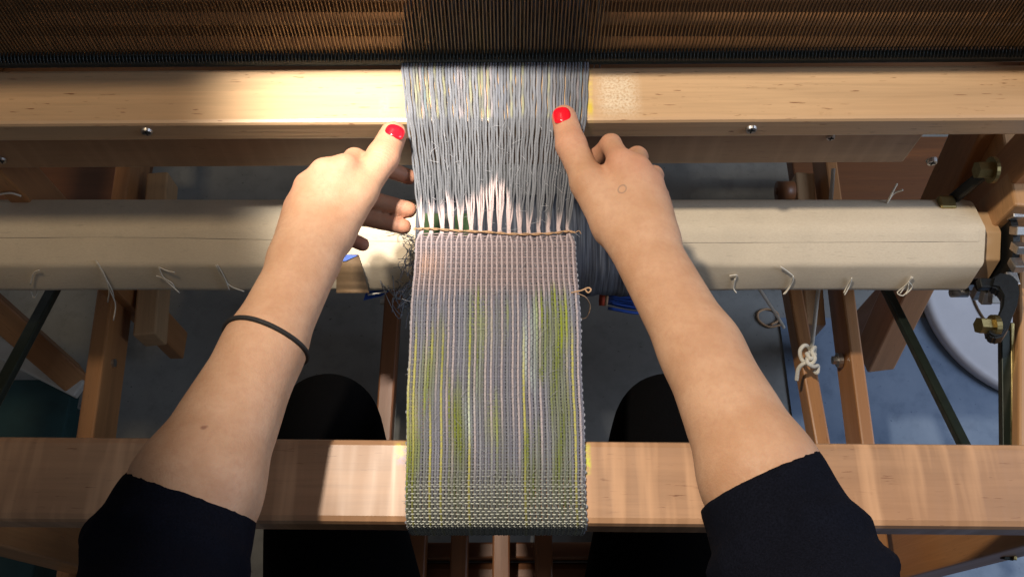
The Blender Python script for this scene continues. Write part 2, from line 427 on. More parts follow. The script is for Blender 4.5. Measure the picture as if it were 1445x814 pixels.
for px, py, z in ((150, 512, .30), (1187, 508, .30)):
    c = P(px, py, z); s = 1 if px > 700 else -1
    V, F = merge([cyl_geo(c - [.006 * s, 0, 0], c + [.0 * s, 0, 0], .011, 16), cyl_geo(c - [.013 * s, 0, 0], c - [.006 * s, 0, 0], .0065, 6)])
    link('bolt', V, F, M['steel'], loom)
c = P(1107, 270, .30)
V, F = merge([cyl_geo(c + [-.012, 0, 0], c + [.014, 0, 0], .016, 24), cyl_geo(c + [-.014, 0, 0], c + [-.012, 0, 0], .006, 12)])
link('round_knob', V, F, M['walnut'], loom, True)
# wooden cross pieces under the breast beam, seen between the knees
bar('foot_rail', P(540, 776, .12), P(905, 775, .12), .024, .05, M['walnut'], loom)
bar('foot_rail', P(540, 808, .10), P(905, 808, .10), .035, .04, M['walnut'], loom, bevel=.012)

# ------------------------------------------------------------------ treadles
tre = None
for k, px in enumerate((527, 587, 647, 707, 768)):
    a = P(px, 812, .17); b = P(px + (723 - px) * .14, 405, .20)
    a = a + (a - b) * .12
    n = ['leftmost narrow wooden treadle on the floor left of the cloth', 'second narrow wooden treadle from the left, close to the cloth edge',
         'narrow wooden treadle under the cloth, left of the middle one', 'middle narrow wooden treadle between the knees under the cloth',
         'narrow wooden treadle nearest the right knee under the cloth'][k]
    t = empty('treadle', (a + b) / 2, n, 'treadle', 'treadles under the loom')
    bar('foot_bar', a, b, .026, .03, M['walnut'], t)
    bar('hinge_pin', b + [-.022, -.02, -.012], b + [.022, -.02, -.012], .008, .008, M['steel'], t, bevel=.001)

# ------------------------------------------------------------------ beater
beater = empty('beater', (0, .53, .7), 'swinging beater of pale maple carrying the reed above the cloth roller', 'beater')
RL, RR = P(0, 137, ZR), P(1445, 128, ZR)
rd = (RR - RL) / np.linalg.norm(RR - RL); RA, RBb = RL - rd * .14, RR + rd * .14
rw = .0655
ur = lambda px: np.dot(P(px, 137, ZR) - RA, rd)
race_marks = [surface_tint(ur(562), ur(582), -.034, .034, lin(238, 226, 110), .35, 90), surface_tint(ur(826), ur(838), -.034, .030, lin(228, 208, 100), .5, 130),
          surface_tint(ur(828), ur(836), -.026, -.010, lin(215, 190, 50), .7, 60),
          surface_tint(ur(534), ur(552), -.028, .006, lin(125, 118, 140), .7, 160), surface_tint(ur(840), ur(905), -.030, .028, lin(250, 240, 215), .55, 420)]  # last entry: pale glint speckle painted into the board colour
M['race'] = wood('race_maple', (.62, .405, .225), .34, 0, 1., .84, .4, race_marks)
bar('race_board', RA, RBb, rw, .031, M['race'], beater, bevel=.004)
RY0 = RL[1] - rw / 2; RY1 = RL[1] + rw / 2
rl = .017
bar('lower_rail', RA + [0, -rw / 2 + rl + .02, -.031], RBb - rd * .22 + [0, -rw / 2 + rl + .02, -.031], .04, .078, M['rail_wood'], beater)
for sx in (-1, 1): bar('beater_sword', (.60 * sx, RL[1] + .01, .06), (.60 * sx, RL[1] + .02, 1.15), .05, .025, M['cherry'], beater, up=(sx, 0, 0))
bar('top_cap', RA + [0, rw / 2 - .012 + .035, .168], RBb + [0, rw / 2 - .012 + .035, .168], .09, .04, M['maple'], beater)
def screw(px, py, Y, r=.0062):
    c = PY(px, py, Y)
    V, F = cyl_geo(c + [0, .002, 0], c + [0, -.0025, 0], r, 20, r * .82)
    o = link('screw', V, F, M['steel'], beater)
    V, F = merge([tube_geo([c + [-r * .6, -.0027, 0], c + [r * .6, -.0027, 0]], .0008, 4), tube_geo([c + [0, -.0027, -r * .6], c + [0, -.0027, r * .6]], .0008, 4)])
    link('screw_slot', V, F, M['iron'], o)
fy = lambda px: RL[1] - rw / 2 + (px / 1445) * (RR[1] - RL[1])
screw(207, 185, fy(207)); screw(1060, 182, fy(1060)); screw(1315, 228, fy(1315) + rl); screw(2, 225, fy(0) + rl); screw(1172, 193, fy(1172) + rl, .005)

# ------------------------------------------------------------------ reed
reed = empty('reed', (0, RY1 + .006, ZR), 'long metal reed of fine brown wires standing behind the maple race board', 'reed')
lean = unit(np.array([0, math.tan(math.radians(4.5)), 1.0]))
rb0 = np.array([RA[0], RY1 + .007 + (RA[1] - RL[1]), ZR + .010]); rb1 = np.array([RBb[0], RY1 + .007 + (RBb[1] - RL[1]), ZR + .010])
bar('reed_bar', rb0, rb1, .011, .011, M['reed_bar'], reed, bevel=.0035)
bar('reed_bar', rb0 + lean * .125, rb1 + lean * .125, .011, .011, M['reed_bar'], reed, bevel=.0035)
pitch = .0036; half = 149
bm = bmesh.new(); gl = bm.verts.layers.float_vector.new('gr')
o0 = (rb0 + rb1) / 2
box_bm(bm, np.zeros(3), lean * .118, .0011, .0028, (0, -1, 0), 0, gl)
dm = bpy.data.meshes.new('reed_dent'); bm.to_mesh(dm); bm.free(); dm.materials.append(M['reed_metal'])
rdir = unit(rb1 - rb0); rbase = np.array([0, reed.location.y, reed.location.z])
for k in range(-half, half + 1):
    o = bpy.data.objects.new('reed_dent', dm); col.objects.link(o); o.parent = reed
    p = o0 + rdir * k * pitch + rng.normal(0, .00012, 3)
    o.location = tuple(p - wloc(reed) + np.array([0, .0014, -.003]))
# binding wire coils along the bar
g = []
for k in range(-half, half + 1):
    p = o0 + rdir * (k + .5) * pitch
    g.append(tube_geo([p + [0, -.0058, -.002], p + [0, -.0045, .0022], p + [0, -.001, .0046], p + [0, .003, .0050]], .00075, 4, False))
V, F = merge(g); tag(link('wire_binding', V, F, M['reed_bar'], reed, True), kind='stuff')

# ------------------------------------------------------------------ harness shafts behind the reed
for k in range(4):
    Y = .648 + .036 * k
    t = empty('harness_shaft', (0, Y, .67), ['brown wooden harness bar closest behind the reed', 'second brown harness bar behind the reed wires',
              'third brown harness bar behind the reed wires', 'farthest brown harness bar seen through the reed'][k], 'harness bar', 'harness shafts behind the reed')
    bar('bottom_bar', (-.62, Y, .70), (.62, Y, .70), .021, .03, M['shaft_wood'], t)
    bar('top_bar', (-.62, Y, 1.02), (.62, Y, 1.02), .021, .03, M['shaft_wood'], t)
    for sx in (-1, 1): bar('end_bar', (.605 * sx, Y, .70), (.605 * sx, Y, .99), .016, .02, M['cherry'], t, up=(sx, 0, 0))
    hm = None
    for q in range(34):
        x = -.105 + .21 * (q + k / 4) / 34
        if hm is None:
            V, F = tube_geo([(0, 0, 0), (0, 0, .29)], .0009, 4)
            ho = link('heddle', V + [x, Y - .0125, .70], F, M['heddle'], t); hm = ho.data; hz = ho.location.z
        else:
            ho = bpy.data.objects.new('heddle', hm); col.objects.link(ho); ho.parent = t
            ho.location = (x, -.0125, hz)

# ------------------------------------------------------------------ cloth beam (octagonal roller)
rc_l, rc_r = P(0, 343, .60), P(1385, 350, .60)
ROLLC = P(700, 346, .60)
RY, RZ = ROLLC[1] + .022, .60 - .043
cbeam = empty('cloth_beam', (0, RY, RZ), 'octagonal cloth roller wrapped in cream canvas running across below the hands', 'cloth roller')
fa = math.radians(28.5)
def octa(R, x, rot=fa, rnd=.25, n=8, lap=0.):
    """rounded octagon section at x; R = apothem"""
    pts = []; rr = R * rnd; Rc = R - rr
    for k in range(8):
        a0 = rot + k * math.pi / 4
        for t in np.linspace(0, 1, 4):
            a = a0 + math.pi / 4 * (t)
            cn = a0 + math.pi / 8; c = Rc / math.cos(math.pi / 8)
            pts.append((x, RY - math.sin(cn) * c - math.sin(a) * rr, RZ + math.cos(cn) * c + math.cos(a) * rr))
    return pts
def skin_sections(secs, cap=True):
    n = len(secs[0]); V = np.vstack(secs); F = []
    for i in range(len(secs) - 1):
        for j in range(n):
            F.append((i * n + j, i * n + (j + 1) % n, (i + 1) * n + (j + 1) % n, (i + 1) * n + j))
    if cap: F.append(tuple(range(n))); F.append(tuple((len(secs) - 1) * n + j for j in range(n))[::-1])
    return V, [f[::-1] for f in F]
RAp = .0540
XE = P(1380, 350, .60)[0]; XW = P(1418, 350, .60)[0]
core = [octa(.0405, x, rnd=.12) for x in (-.85, XW)]
V, F = skin_sections(core); link('wood_core', V, F, M['pale_wood'], cbeam)
secs = []
for x in np.linspace(-.80, XE, 110):
    s = np.array(octa(RAp, x, rnd=.22))
    ph = np.arange(len(s)) * 2 * math.pi / len(s)
    rad = .0003 * np.sin(x * 23 + 2 * ph) + .0002 * np.sin(x * 61 + 3 * ph + 1) + .0001 * np.sin(x * 140 + 5 * ph)
    dirv = s - np.array([x, RY, RZ]); dirv /= np.linalg.norm(dirv, axis=1, keepdims=True)
    s = s + dirv * rad[:, None]
    if x == XE or x > XE - .004:
        e = .006 * np.cos(ph * 1 + .4); s[:, 0] += e
    secs.append(s)
V, F = skin_sections(secs); link('canvas_apron', V, F, M['canvas'], cbeam, True)
for ob in bpy.data.objects:
    if ob.name == 'canvas_apron':
        md = ob.modifiers.new('edge', 'EDGE_SPLIT'); md.split_angle = math.radians(60)
# overlapping outer layer of the canvas: its sewn edge makes the line along the middle facet
def roll_pt(ang, R, x):                 # point on the octagon at angle ang from up toward the viewer
    k = math.floor((ang - fa) / (math.pi / 4) + 1e-9); cn = fa + k * math.pi / 4 + math.pi / 8
    r = R / math.cos(((ang - cn + math.pi / 8) % (math.pi / 4)) - math.pi / 8) if False else None
    best = min((R / max(math.cos(ang - (fa + q * math.pi / 4)), .05)) for q in range(8) if math.cos(ang - (fa + q * math.pi / 4)) > .3)
    return np.array([x, RY - math.sin(ang) * best, RZ + math.cos(ang) * best])
lay = []
def sm0(a, b, x):
    t = min(max((x - a) / (b - a), 0), 1); return t * t * (3 - 2 * t)
for x in np.linspace(-.80, XE - .002, 90):
    row = []
    e = math.radians(23) + .015 * math.sin(x * 7) - .10 * sm0(-.15, -.5, x)
    for t in np.linspace(0, 1, 12):
        ang = -math.radians(60) + t * (e + math.radians(60)); b = min(roll_pt(ang, RAp + .0011, x)[2], 9)
        row.append(roll_pt(ang, RAp + .0009, x))
    row.append(roll_pt(e, RAp - .0004, x)); lay.append(row)
n = 13; V = np.array(lay).reshape(-1, 3)
F = [(i * n + j, (i + 1) * n + j, (i + 1) * n + j + 1, i * n + j + 1) for i in range(len(lay) - 1) for j in range(n - 1)]
lo = link('canvas_overlap', V, F, M['canvas'], cbeam, True); md = lo.modifiers.new('edge', 'EDGE_SPLIT'); md.split_angle = math.radians(40)
# tie threads
def on_roll(px, py):                    # point on the roller surface under a pixel
    d = ray(px, py); o = np.array([0, 0, CAM_H])
    def sd(t):
        p = o + d * t; q = p - [p[0], RY, RZ]; a = math.atan2(-q[1], q[2])
        return math.hypot(q[1], q[2]) - np.linalg.norm(roll_pt(a, RAp, 0) - [0, RY, RZ])
    ts = np.linspace(.75, 1.15, 161); v = [sd(t) for t in ts]
    k = next((k for k in range(161) if v[k] < 0), int(np.argmin(v)))
    return o + d * ts[k]
def ties(lst, name='tie_thread'):
    g = []
    for ctrl in lst:
        pts = [on_roll(x, y) + np.array([0, -.0025, .003]) if h == 0 else P(x, y, h) for x, y, h in ctrl]
        g.append(tube_geo(spline(pts, 16), .0008, 5))
    V, F = merge(g); return link(name, V, F, M['tie'], cbeam, True)
ties([[(138, 368, 0), (150, 390, 0), (158, 410, 0), (163, 430, .52), (160, 452, .50)], [(139, 368, 0), (150, 388, 0), (156, 408, 0), (152, 426, .52)],
      [(137, 366, 0), (147, 384, 0), (160, 408, 0), (161, 424, .52)]])
ties([[(226, 376, 0), (232, 390, 0), (244, 398, 0), (248, 405, 0)], [(226, 376, 0), (238, 381, 0), (248, 383, 0)], [(222, 388, 0), (232, 392, 0), (255, 412, 0)]])
ties([[(306, 373, 0), (314, 386, 0), (326, 402, 0), (346, 410, 0)], [(308, 372, 0), (318, 390, 0), (325, 408, 0)]])
ties([[(42, 408, .54), (48, 420, .53), (54, 408, .54)], [(45, 400, 0), (50, 384, 0), (58, 380, 0)]])
ties([[(1028, 388, 0), (1038, 387, 0), (1036, 394, 0)], [(1036, 392, 0), (1034, 405, 0), (1038, 412, 0)]])
ties([[(1100, 375, 0), (1110, 382, 0), (1118, 390, 0), (1114, 402, 0), (1106, 414, 0)], [(1118, 388, 0), (1112, 404, 0), (1104, 414, 0)]])
ties([[(1200, 391, 0), (1197, 402, 0), (1190, 415, 0)], [(1199, 394, 0), (1193, 404, 0), (1189, 412, 0)]])
ties([[(1284, 389, 0), (1279, 398, 0), (1270, 406, 0), (1264, 412, 0), (1272, 416, 0), (1279, 408, 0), (1280, 398, 0)],
      [(1286, 390, 0), (1276, 402, 0), (1268, 413, 0)], [(1280, 396, 0), (1285, 404, 0), (1276, 414, 0)]])
# ratchet wheel and its teeth
XR = P(1428, 345, .60)[0]
wv = [[], []]
V, F = cyl_geo((XR - .004, RY, RZ), (XR + .004, RY, RZ), .058, 40); wheel = link('ratchet_wheel', V, F, M['iron'], cbeam)
for k in range(20):
    a = k * 2 * math.pi / 20
    rdv = np.array([0, -math.sin(a), math.cos(a)]); tg = np.array([0, -math.cos(a), -math.sin(a)])
    c = np.array([XR - .001, RY, RZ])
    o = bar('tooth', c + rdv * .055 - tg * .004, c + rdv * .071 - tg * .0, .013, .010, M['steel'], wheel, up=tg, bevel=.001)
V, F = cyl_geo((XW - .035, RY - .050, RZ - .030), (XW - .015, RY - .050, RZ - .030), .0065, 16); link('steel_pin', V, F, M['steel'], cbeam, True)

# pawl: a curved iron hook with a bolt
pw = empty('ratchet_pawl', P(1410, 430, .60), 'curved black iron pawl hooked against the toothed wheel at the roller end', 'pawl')
out = [(1402, 390), (1412, 384), (1428, 386), (1437, 396), (1439, 412), (1436, 430), (1429, 446), (1424, 462), (1416, 474), (1404, 477), (1394, 471), (1392, 461), (1398, 452),
       (1408, 444), (1414, 430), (1415, 416), (1409, 406), (1398, 404)]
n = len(out); top = [P(x, y, .60) for x, y in out]; bot = [p - np.array([-.004, .003, .016]) for p in top]
F = [tuple(range(n))[::-1], tuple(range(n, 2 * n))] + [(i, (i + 1) % n, n + (i + 1) % n, n + i) for i in range(n)]
bm = bmesh.new(); vs = [bm.verts.new(p) for p in top + bot]
for f in F: bm.faces.new([vs[i] for i in f])
bmesh.ops.recalc_face_normals(bm, faces=bm.faces[:])
bmesh.ops.triangulate(bm, faces=[f for f in bm.faces if len(f.verts) > 4])
bmesh.ops.bevel(bm, geom=[e for e in bm.edges if len(e.link_faces) == 2 and e.calc_face_angle(0) > .7], offset=.0022, segments=2, affect='EDGES')
from_bm('hook', bm, M['iron'], pw)
c = P(1394, 460, .595); V, F = merge([cyl_geo(c + [-.012, 0, .002], c + [.004, 0, 0], .0095, 6), cyl_geo(c + [.004, 0, 0], c + [.010, 0, 0], .013, 20)]); link('bolt', V, F, M['brass'], pw)
c = P(1395, 401, .592); bar('catch_block', c + [-.012, 0, .005], c + [.014, 0, .005], .012, .010, M['iron'], pw, bevel=.0015)

# flat bar hanging under the pawl: dark face and brass edge
fb = empty('flat_metal_bar', P(1425, 620, .55), 'upright flat bar with a dark face and brass edge at the right rail', 'metal bar')
bar('dark_face', P(1420, 465, .55), P(1424, 790, .50), .011, .010, M['green_iron'], fb, bevel=.001)
bar('brass_edge', P(1429, 455, .553), P(1433, 790, .503), .0045, .012, M['brass'], fb, bevel=.001)
# thin dark rods
t = empty('tie_rod', P(1310, 520, .45), 'slanting black green rod between the roller and beam on the right', 'rod', 'slanting rods under the roller')
bar('rod', P(1240, 380, .42), P(1368, 634, .55), .0115, .0115, M['green_iron'], t, bevel=.002)
t = empty('tie_rod', P(35, 480, .45), 'slanting dark rod beside the diagonal brace at the left edge', 'rod', 'slanting rods under the roller')
bar('rod', P(80, 392, .42), P(-30, 595, .55), .0155, .0115, M['green_iron'], t, bevel=.002)
# latch bracket behind the roller
lt = empty('rail_latch', P(1370, 258, .62), 'dark latch lever bolted to the inside of the right rail', 'latch')
bar('lever', P(1392, 240, .66), P(1338, 284, .60), .013, .010, M['iron'], lt)
c = P(1390, 240, .67); V, F = merge([cyl_geo(c + [-.010, 0, 0], c + [.006, 0, 0], .010, 6), cyl_geo(c + [.006, 0, 0], c + [.010, 0, 0], .015, 20)]); link('bolt', V, F, M['brass'], lt)
bar('handle_block', P(1326, 284, .61), P(1350, 284, .61), .018, .012, M['brass'], lt)

# ------------------------------------------------------------------ cords
def cordthing(name, label, cat, groups, r, mat, base):
    t = empty(name, base, label, cat)
    for part, paths in groups:
        V, F = merge([tube_geo(spline(p_, 40), r, 8) for p_ in paths]); link(part, V, F, mat, t, True)
    return t
Kz = .36
cordthing('knotted_cord', 'white cotton cord tied in a loose knot over the right lower bar', 'cord', [
    ('hanging_cord', [[P(1176, 238, .46), P(1172, 285, .44), P(1160, 380, .40), P(1154, 415, Kz + .03), P(1149, 460, Kz + .01), P(1145, 494, Kz)]]),
    ('knot', [[P(1145, 494, Kz), P(1136, 487, Kz + .012), P(1129, 495, Kz + .01), P(1132, 508, Kz + .004), P(1143, 514, Kz + .014), P(1150, 506, Kz + .02), P(1146, 496, Kz + .02), P(1150, 490, Kz + .01), P(1148, 502, Kz)],
              [P(1138, 498, Kz + .018), P(1144, 506, Kz + .022), P(1150, 500, Kz + .012), P(1143, 496, Kz + .004), P(1139, 510, Kz + .02), P(1147, 517, Kz + .014), P(1154, 516, Kz + .006), P(1153, 526, Kz), P(1148, 522, Kz)]]),
    ('loose_end', [[P(1147, 512, Kz + .01), P(1136, 512, Kz + .016), P(1127, 520, Kz + .006), P(1124, 536, Kz - .01)]])], .0029, M['cord'], P(1145, 505, Kz))
cordthing('slack_string', 'thin string slanting down to the right lower bar behind the arm', 'string', [
    ('string', [[P(1070, 405, .50), P(1083, 425, .44), P(1098, 448, .37), P(1106, 462, .34)]])], .0024, M['cord'], P(1090, 430, .4))
cordthing('string_loop', 'small loop of brown string on the grey floor beside the bar', 'string', [
    ('loop', [[P(1104, 458, .003), P(1085, 461, .003), P(1071, 452, .003), P(1070, 441, .003), P(1082, 436, .003), P(1096, 441, .003), P(1098, 452, .004), P(1088, 458, .006)]])], .0022, M['jute'], P(1085, 450, 0))
cordthing('forked_thread', 'white thread with two frayed ends sticking up behind the roller', 'thread', [
    ('thread_end', [[P(1250, 290, .60), P(1258, 274, .62), P(1266, 259, .63)], [P(1250, 290, .60), P(1260, 274, .61), P(1274, 268, .62)]])], .0012, M['cord'], P(1255, 285, .6))
cordthing('thread_snippet', 'pale thread curling over the left end of the canvas roller', 'thread', [
    ('snippet', [[P(-8, 276, .625), P(8, 273, .63), P(18, 273, .63), P(30, 277, .625)]])], .0012, M['cord'], P(10, 275, .62))

# ------------------------------------------------------------------ floor things
bl = P(1452, 422, .0); R_ = abs(P(1452, 572, 0)[1] - bl[1])
lid = empty('bucket_lid', bl, 'large white round plastic lid lying on the blue floor at right', 'lid')
def lathe(prof, c, n=72):
    V = []; 
    for r, z in prof:
        for k in range(n): a = 2 * math.pi * k / n; V.append((c[0] + r * math.cos(a), c[1] + r * math.sin(a), c[2] + z))
    F = [(i * n + k, i * n + (k + 1) % n, (i + 1) * n + (k + 1) % n, (i + 1) * n + k) for i in range(len(prof) - 1) for k in range(n)]
    return V, F
c0 = bl + [0, 0, .005]
V, F = lathe([(R_, 0), (R_ + .004, .012), (R_ + .001, .022), (R_ - .012, .024), (R_ - .016, .018), (.0005, .018)], c0); link('disc', V, F, M['white_plastic'], lid, True)
V, F = lathe([(R_ * .58, .017), (R_ * .58, .021), (R_ * .565, .021), (R_ * .565, .017)], c0); link('ring', V, F, M['paper'], lid, True)
# teal bin at left
a, b = P(88, 617, .16), P(88, 535, .16)
tb = empty('storage_bin', (a[0] - .2, a[1], 0), 'dark teal storage bin with an off white rim on the left floor', 'bin')
bar('lid', (a[0] - .42, (a[1] + b[1]) / 2 - .16, .16), (a[0], (a[1] + b[1]) / 2 - .16, .16), abs(b[1] - a[1]) + .32, .03, M['teal'], tb)
bar('bin_body', (a[0] - .40, (a[1] + b[1]) / 2 - .16, .129), (a[0] - .015, (a[1] + b[1]) / 2 - .16, .129), abs(b[1] - a[1]) + .26, .125, M['teal'], tb)
bar('rim_strip', P(-10, 486, .19), P(112, 548, .165), .030, .02, M['offwhite'], tb)

# blue yarn bundle, kraft paper strip and tape under the cloth
yb = empty('yarn_bundle', P(880, 424, .50), 'blue yarn bundle with a red end hanging under the right of the cloth', 'yarn')
g = []
a, b = P(858, 421, .50), P(935, 426, .50)
for k in range(26):
    o_ = rng.normal(0, .0055, 3) * [0, 1, 1]
    pts = spline([a + o_, (a + b) / 2 + o_ * 1.2 + rng.normal(0, .002, 3), b + o_], 10); g.append(tube_geo(pts, .0022, 5))
V, F = merge(g); link('blue_strand', V, F, M['tape'], yb, True)
V, F = cyl_geo(P(846, 420, .50), P(853, 420.5, .50), .010, 14); link('red_wrap', V, F, M['red'], yb, True)
V, F = cyl_geo(P(853, 420.5, .50), P(858, 421, .50), .0095, 14); link('tan_wrap', V, F, M['jute'], yb, True)
pp = empty('paper_strip', P(500, 385, .60), 'brown kraft paper strip wound over the roller beside the left hand', 'paper')
pr = [on_roll(476, y) for y in np.linspace(358, 412, 16)]; pq = [on_roll(507 + (y - 358) * .28, y) for y in np.linspace(358, 412, 16)]
V = np.vstack([np.array(pr) + [0, -.003, .004], np.array(pq) + [0, -.003, .004]]); F = [(i, i + 16, i + 17, i + 1) for i in range(15)]
o = link('paper', V, F, M['paper'], pp, True); md = o.modifiers.new('thick', 'SOLIDIFY'); md.thickness = .0012
V = np.array([on_roll(474, 369), on_roll(492, 358), on_roll(507, 359), on_roll(490, 367)]) + [0, -.004, .006]
o = link('blue_tape', V, [(0, 1, 2, 3)], M['tape'], pp); md = o.modifiers.new('thick', 'SOLIDIFY'); md.thickness = .0008
V = np.array([P(513, 424, .525), P(517, 411, .525), P(553, 409, .525), P(538, 418, .525)])
o = link('blue_tape', V, [(0, 1, 2, 3)], M['tape'], pp); md = o.modifiers.new('thick', 'SOLIDIFY'); md.thickness = .0008
V, F = tube_geo(spline([P(519, 416, .54), P(530, 414, .54), P(546, 411, .54)], 8), .0012, 5); link('white_thread', V, F, M['cord'], pp, True)

# ------------------------------------------------------------------ the weaving
weav = empty('weaving', (0, .3, ZB), 'narrow handwoven cloth in pink, grey and green with its grey warp on the loom', 'weaving')
NW = 64
# centre-line of the cloth in the y-z plane, from the breast beam front to the far side
FELL = P(700, 327, ZB + .004)[1]
zc = ZB + .0022
def edge_tab(tab, z): return np.array([P(x, y, zf(y))[[0, 1]] for x, y in tab])
def zf(y): return ZR + .004 if y < 168 else (ZR + .004 + (ZB + .004 - ZR - .004) * min((y - 168) / 160, 1)) if y < 330 else ZB + .003
Ltab = edge_tab([(567, 97), (574, 165), (584, 240), (591, 322), (588, 340), (583, 410), (578, 500), (575, 600), (574.5, 660), (574, 738)], 0)
Rtab = edge_tab([(829, 97), (826, 165), (815, 240), (806, 322), (811, 345), (816, 420), (820, 520), (823, 620), (825, 660), (827, 738)], 0)
def edges(Y):
    l = np.interp(-Y, -Ltab[:, 1], Ltab[:, 0]); r = np.interp(-Y, -Rtab[:, 1], Rtab[:, 0]); k = sm0(FELL, FELL - .02, Y)
    return l + k * (.0004 * math.sin(Y * 75) + .00010 * math.sin(Y * 310 + 1)), r + k * (.0005 * math.sin(Y * 61 + 2) + .00012 * math.sin(Y * 270))
BF = BY0                               # front top edge of the beam
rb_ = .0085
path = [(1.08, ZR + .012), (.95, ZR + .010), (.80, ZR + .008), (RY1 + .03, ZR + .006), (RY1 + .008, ZR + .0045), (RY1 - .008, ZR + .0030), (RY0 + .006, ZR + .0024), (RY0, ZR + .0012), (RY0 - .012, ZR - .001),
        (RY0 - .06, ZB + .009), (FELL, zc + .0012), (BY1 + .02, zc + .0002), (BF + rb_, zc)]
for t in np.linspace(.15, 1, 7): path.append((BF + rb_ - math.sin(t * math.pi / 2) * (rb_ + .002), zc - rb_ + math.cos(t * math.pi / 2) * rb_))
path.append((BF - .0028, ZB - .045)); path = np.array(path)
seg = np.r_[0, np.cumsum(np.hypot(*np.diff(path, axis=0).T))]
def at(s): return np.interp(s, seg, path[:, 0]), np.interp(s, seg, path[:, 1])
sF = float(np.interp(-FELL, -path[:, 0], seg)); sE = seg[-1]
NR = 112; wp = (sE - .004 - sF) / NR; sRow = sF + .0018 + wp * (np.arange(NR) + .09 * rng.normal(0, 1, NR).clip(-2, 2))
sReed = float(np.interp(-(RY1 + .008), -path[:, 0], seg))
sRF = float(np.interp(-RY0, -path[:, 0], seg))
def normal_at(s):
    y0, z0 = at(s - 1e-3); y1, z1 = at(s + 1e-3); t = np.array([y1 - y0, z1 - z0]); t = t / np.linalg.norm(t)
    n_ = np.array([t[1], -t[0]]); return n_ if n_[1] > 0 or n_[0] < 0 else -n_

LG = lin(176, 178, 188); GB = lin(115, 117, 122); PK = lin(236, 214, 212); LAV = lin(186, 175, 184); YG = lin(176, 190, 26); OL = lin(128, 140, 62); WC = lin(226, 246, 244); GR = lin(138, 144, 146); YW = lin(232, 226, 130); SAGE = lin(150, 166, 140); PERI = lin(136, 142, 162)
LG, GB, PK, LAV, YG, OL, WC, GR, YW, SAGE, PERI = map(np.array, (LG, GB, PK, LAV, YG, OL, WC, GR, YW, SAGE, PERI))
rt = rng.random((NW, 24))
def sm(a, b, x): t = min(max((x - a) / (b - a), 0), 1); return t * t * (3 - 2 * t)
# dyed patches: x0,x1,y0,y1 in the drawing of the cloth (u across 0..1, y along), colour, strength
PATCH = [(.34, .45, 396, 500, YG, 1.), (.36, .42, 470, 580, OL, .8), (.72, .91, 400, 540, OL, .95), (.74, .80, 410, 470, YG, .9), (.86, .93, 400, 500, YG, .9),
         (.07, .15, 455, 580, YG, .8), (.16, .22, 435, 540, OL, .9), (.53, .58, 415, 470, YG, .8), (.24, .33, 520, 725, OL, .95), (.27, .30, 530, 650, YG, .9), (.44, .53, 545, 640, YG, .85),
         (.65, .77, 580, 725, OL, .9), (.82, .92, 480, 725, OL, .95), (.0, .09, 540, 725, OL, .9), (.0, .04, 480, 640, YW, .8), (.02, .06, 560, 700, YG, .8), (.40, .60, 640, 725, OL, .45),
         (.69, .76, 405, 560, WC, .85), (.335, .375, 505, 625, WC, 1.), (.12, .17, 480, 615, GR, .8), (.46, .50, 420, 520, LG, .6)]
def flame(u): return np.interp(u, [0, .06, .2, .3, .42, .5, .55, .62, .7, .8, .9, 1], [282, 292, 278, 290, 262, 246, 262, 290, 300, 312, 300, 322])
def warp_col(i, y):
    u = i / (NW - 1); r = rt[i]
    base = GB * (.72 + .5 * r[0])
    if y < 168:
        k = .75 * sm(178, 160, y)
        tint = (LG, LG, YW, lin(150, 190, 195), PK, LG, PERI, LG)[int(r[1] * 8)]
        amt = .30 if math.sin(y * .11 + r[2] * 40) > .1 else .12
        base = base * (1 - k * amt) + np.array(tint) * k * amt
        return base
    fy_ = flame(u) + (r[3] - .5) * 16
    pk = sm(fy_ - 6, fy_ + 14, y)
    c = base * (1 - pk) + PK * pk * (.95 if u < .62 else .85)
    if y > 395:
        if i % 2 == 0:                                   # the raised threads: fine light lines
            body = LG * (.62 + .3 * r[5])
            end = 450 + r[7] * 210
            if r[6] > .55: body = (PK * .5 + LG * .42) * (.95 + .1 * r[5]) * (1 - sm(end - 30, end + 60, y)) + body * sm(end - 30, end + 60, y)
            elif r[6] < .16: body = body * (1 - sm(440, 500, y)) + YW * .8 * sm(440, 500, y)
        else: body = (PERI * .62 + LAV * .18) * (.75 + .4 * r[5])
        kb = sm(398 + r[9] * 14, 418 + r[9] * 16, y); c0 = c * .55 + LAV * .42 if i % 2 == 0 else c * .10 + LAV * .30
        c = c0 * (1 - kb) + body * kb
        for (u0_, u1_, y0_, y1_, pc, st) in PATCH:
            du = (r[16] - .5) * .05; e = sm(u0_ - .03, u0_ + .03, u + du) * (1 - sm(u1_ - .03, u1_ + .03, u + du))
            if e > 0:
                f = e * sm(y0_ - 10 + 50 * r[10], y0_ + 20 + 80 * r[10], y) * (1 - sm(y1_ - 70 * r[11] - 15, y1_ + 45 * r[12], y)) * st * (.72 + .28 * math.sin(y * .05 + r[15] * 20 + u * 30))
                if r[13] < .15: f *= .6
                if i % 2: pc = (OL * .6 + YG * .45) if pc is YG else pc * 1.05
                elif r[6] > .55 and y < 520 and pc is not WC and pc is not YG: f *= .5
                c = c * (1 - f) + pc * f * (.8 + .35 * r[14])
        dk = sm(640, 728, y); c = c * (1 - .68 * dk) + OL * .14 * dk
    else:
        if y > 330:
            c = c * .10 + LAV * .30 if (i % 2) else c * .55 + LAV * .42
            if (i % 4) in (0, 1) and u > .65: c = c * .85 + LAV * .1
    if 350 < y < 408 and u < .2:
        pf = .55 * sm(.0, .06, u) * (1 - sm(.08, .19, u + (r[17] - .5) * .06)) * sm(350, 378, y + 14 * r[18]) * (1 - sm(380, 408, y + 14 * r[19])); c = c * (1 - pf) + np.array(lin(244, 196, 164)) * pf
    return np.minimum(c, .93)
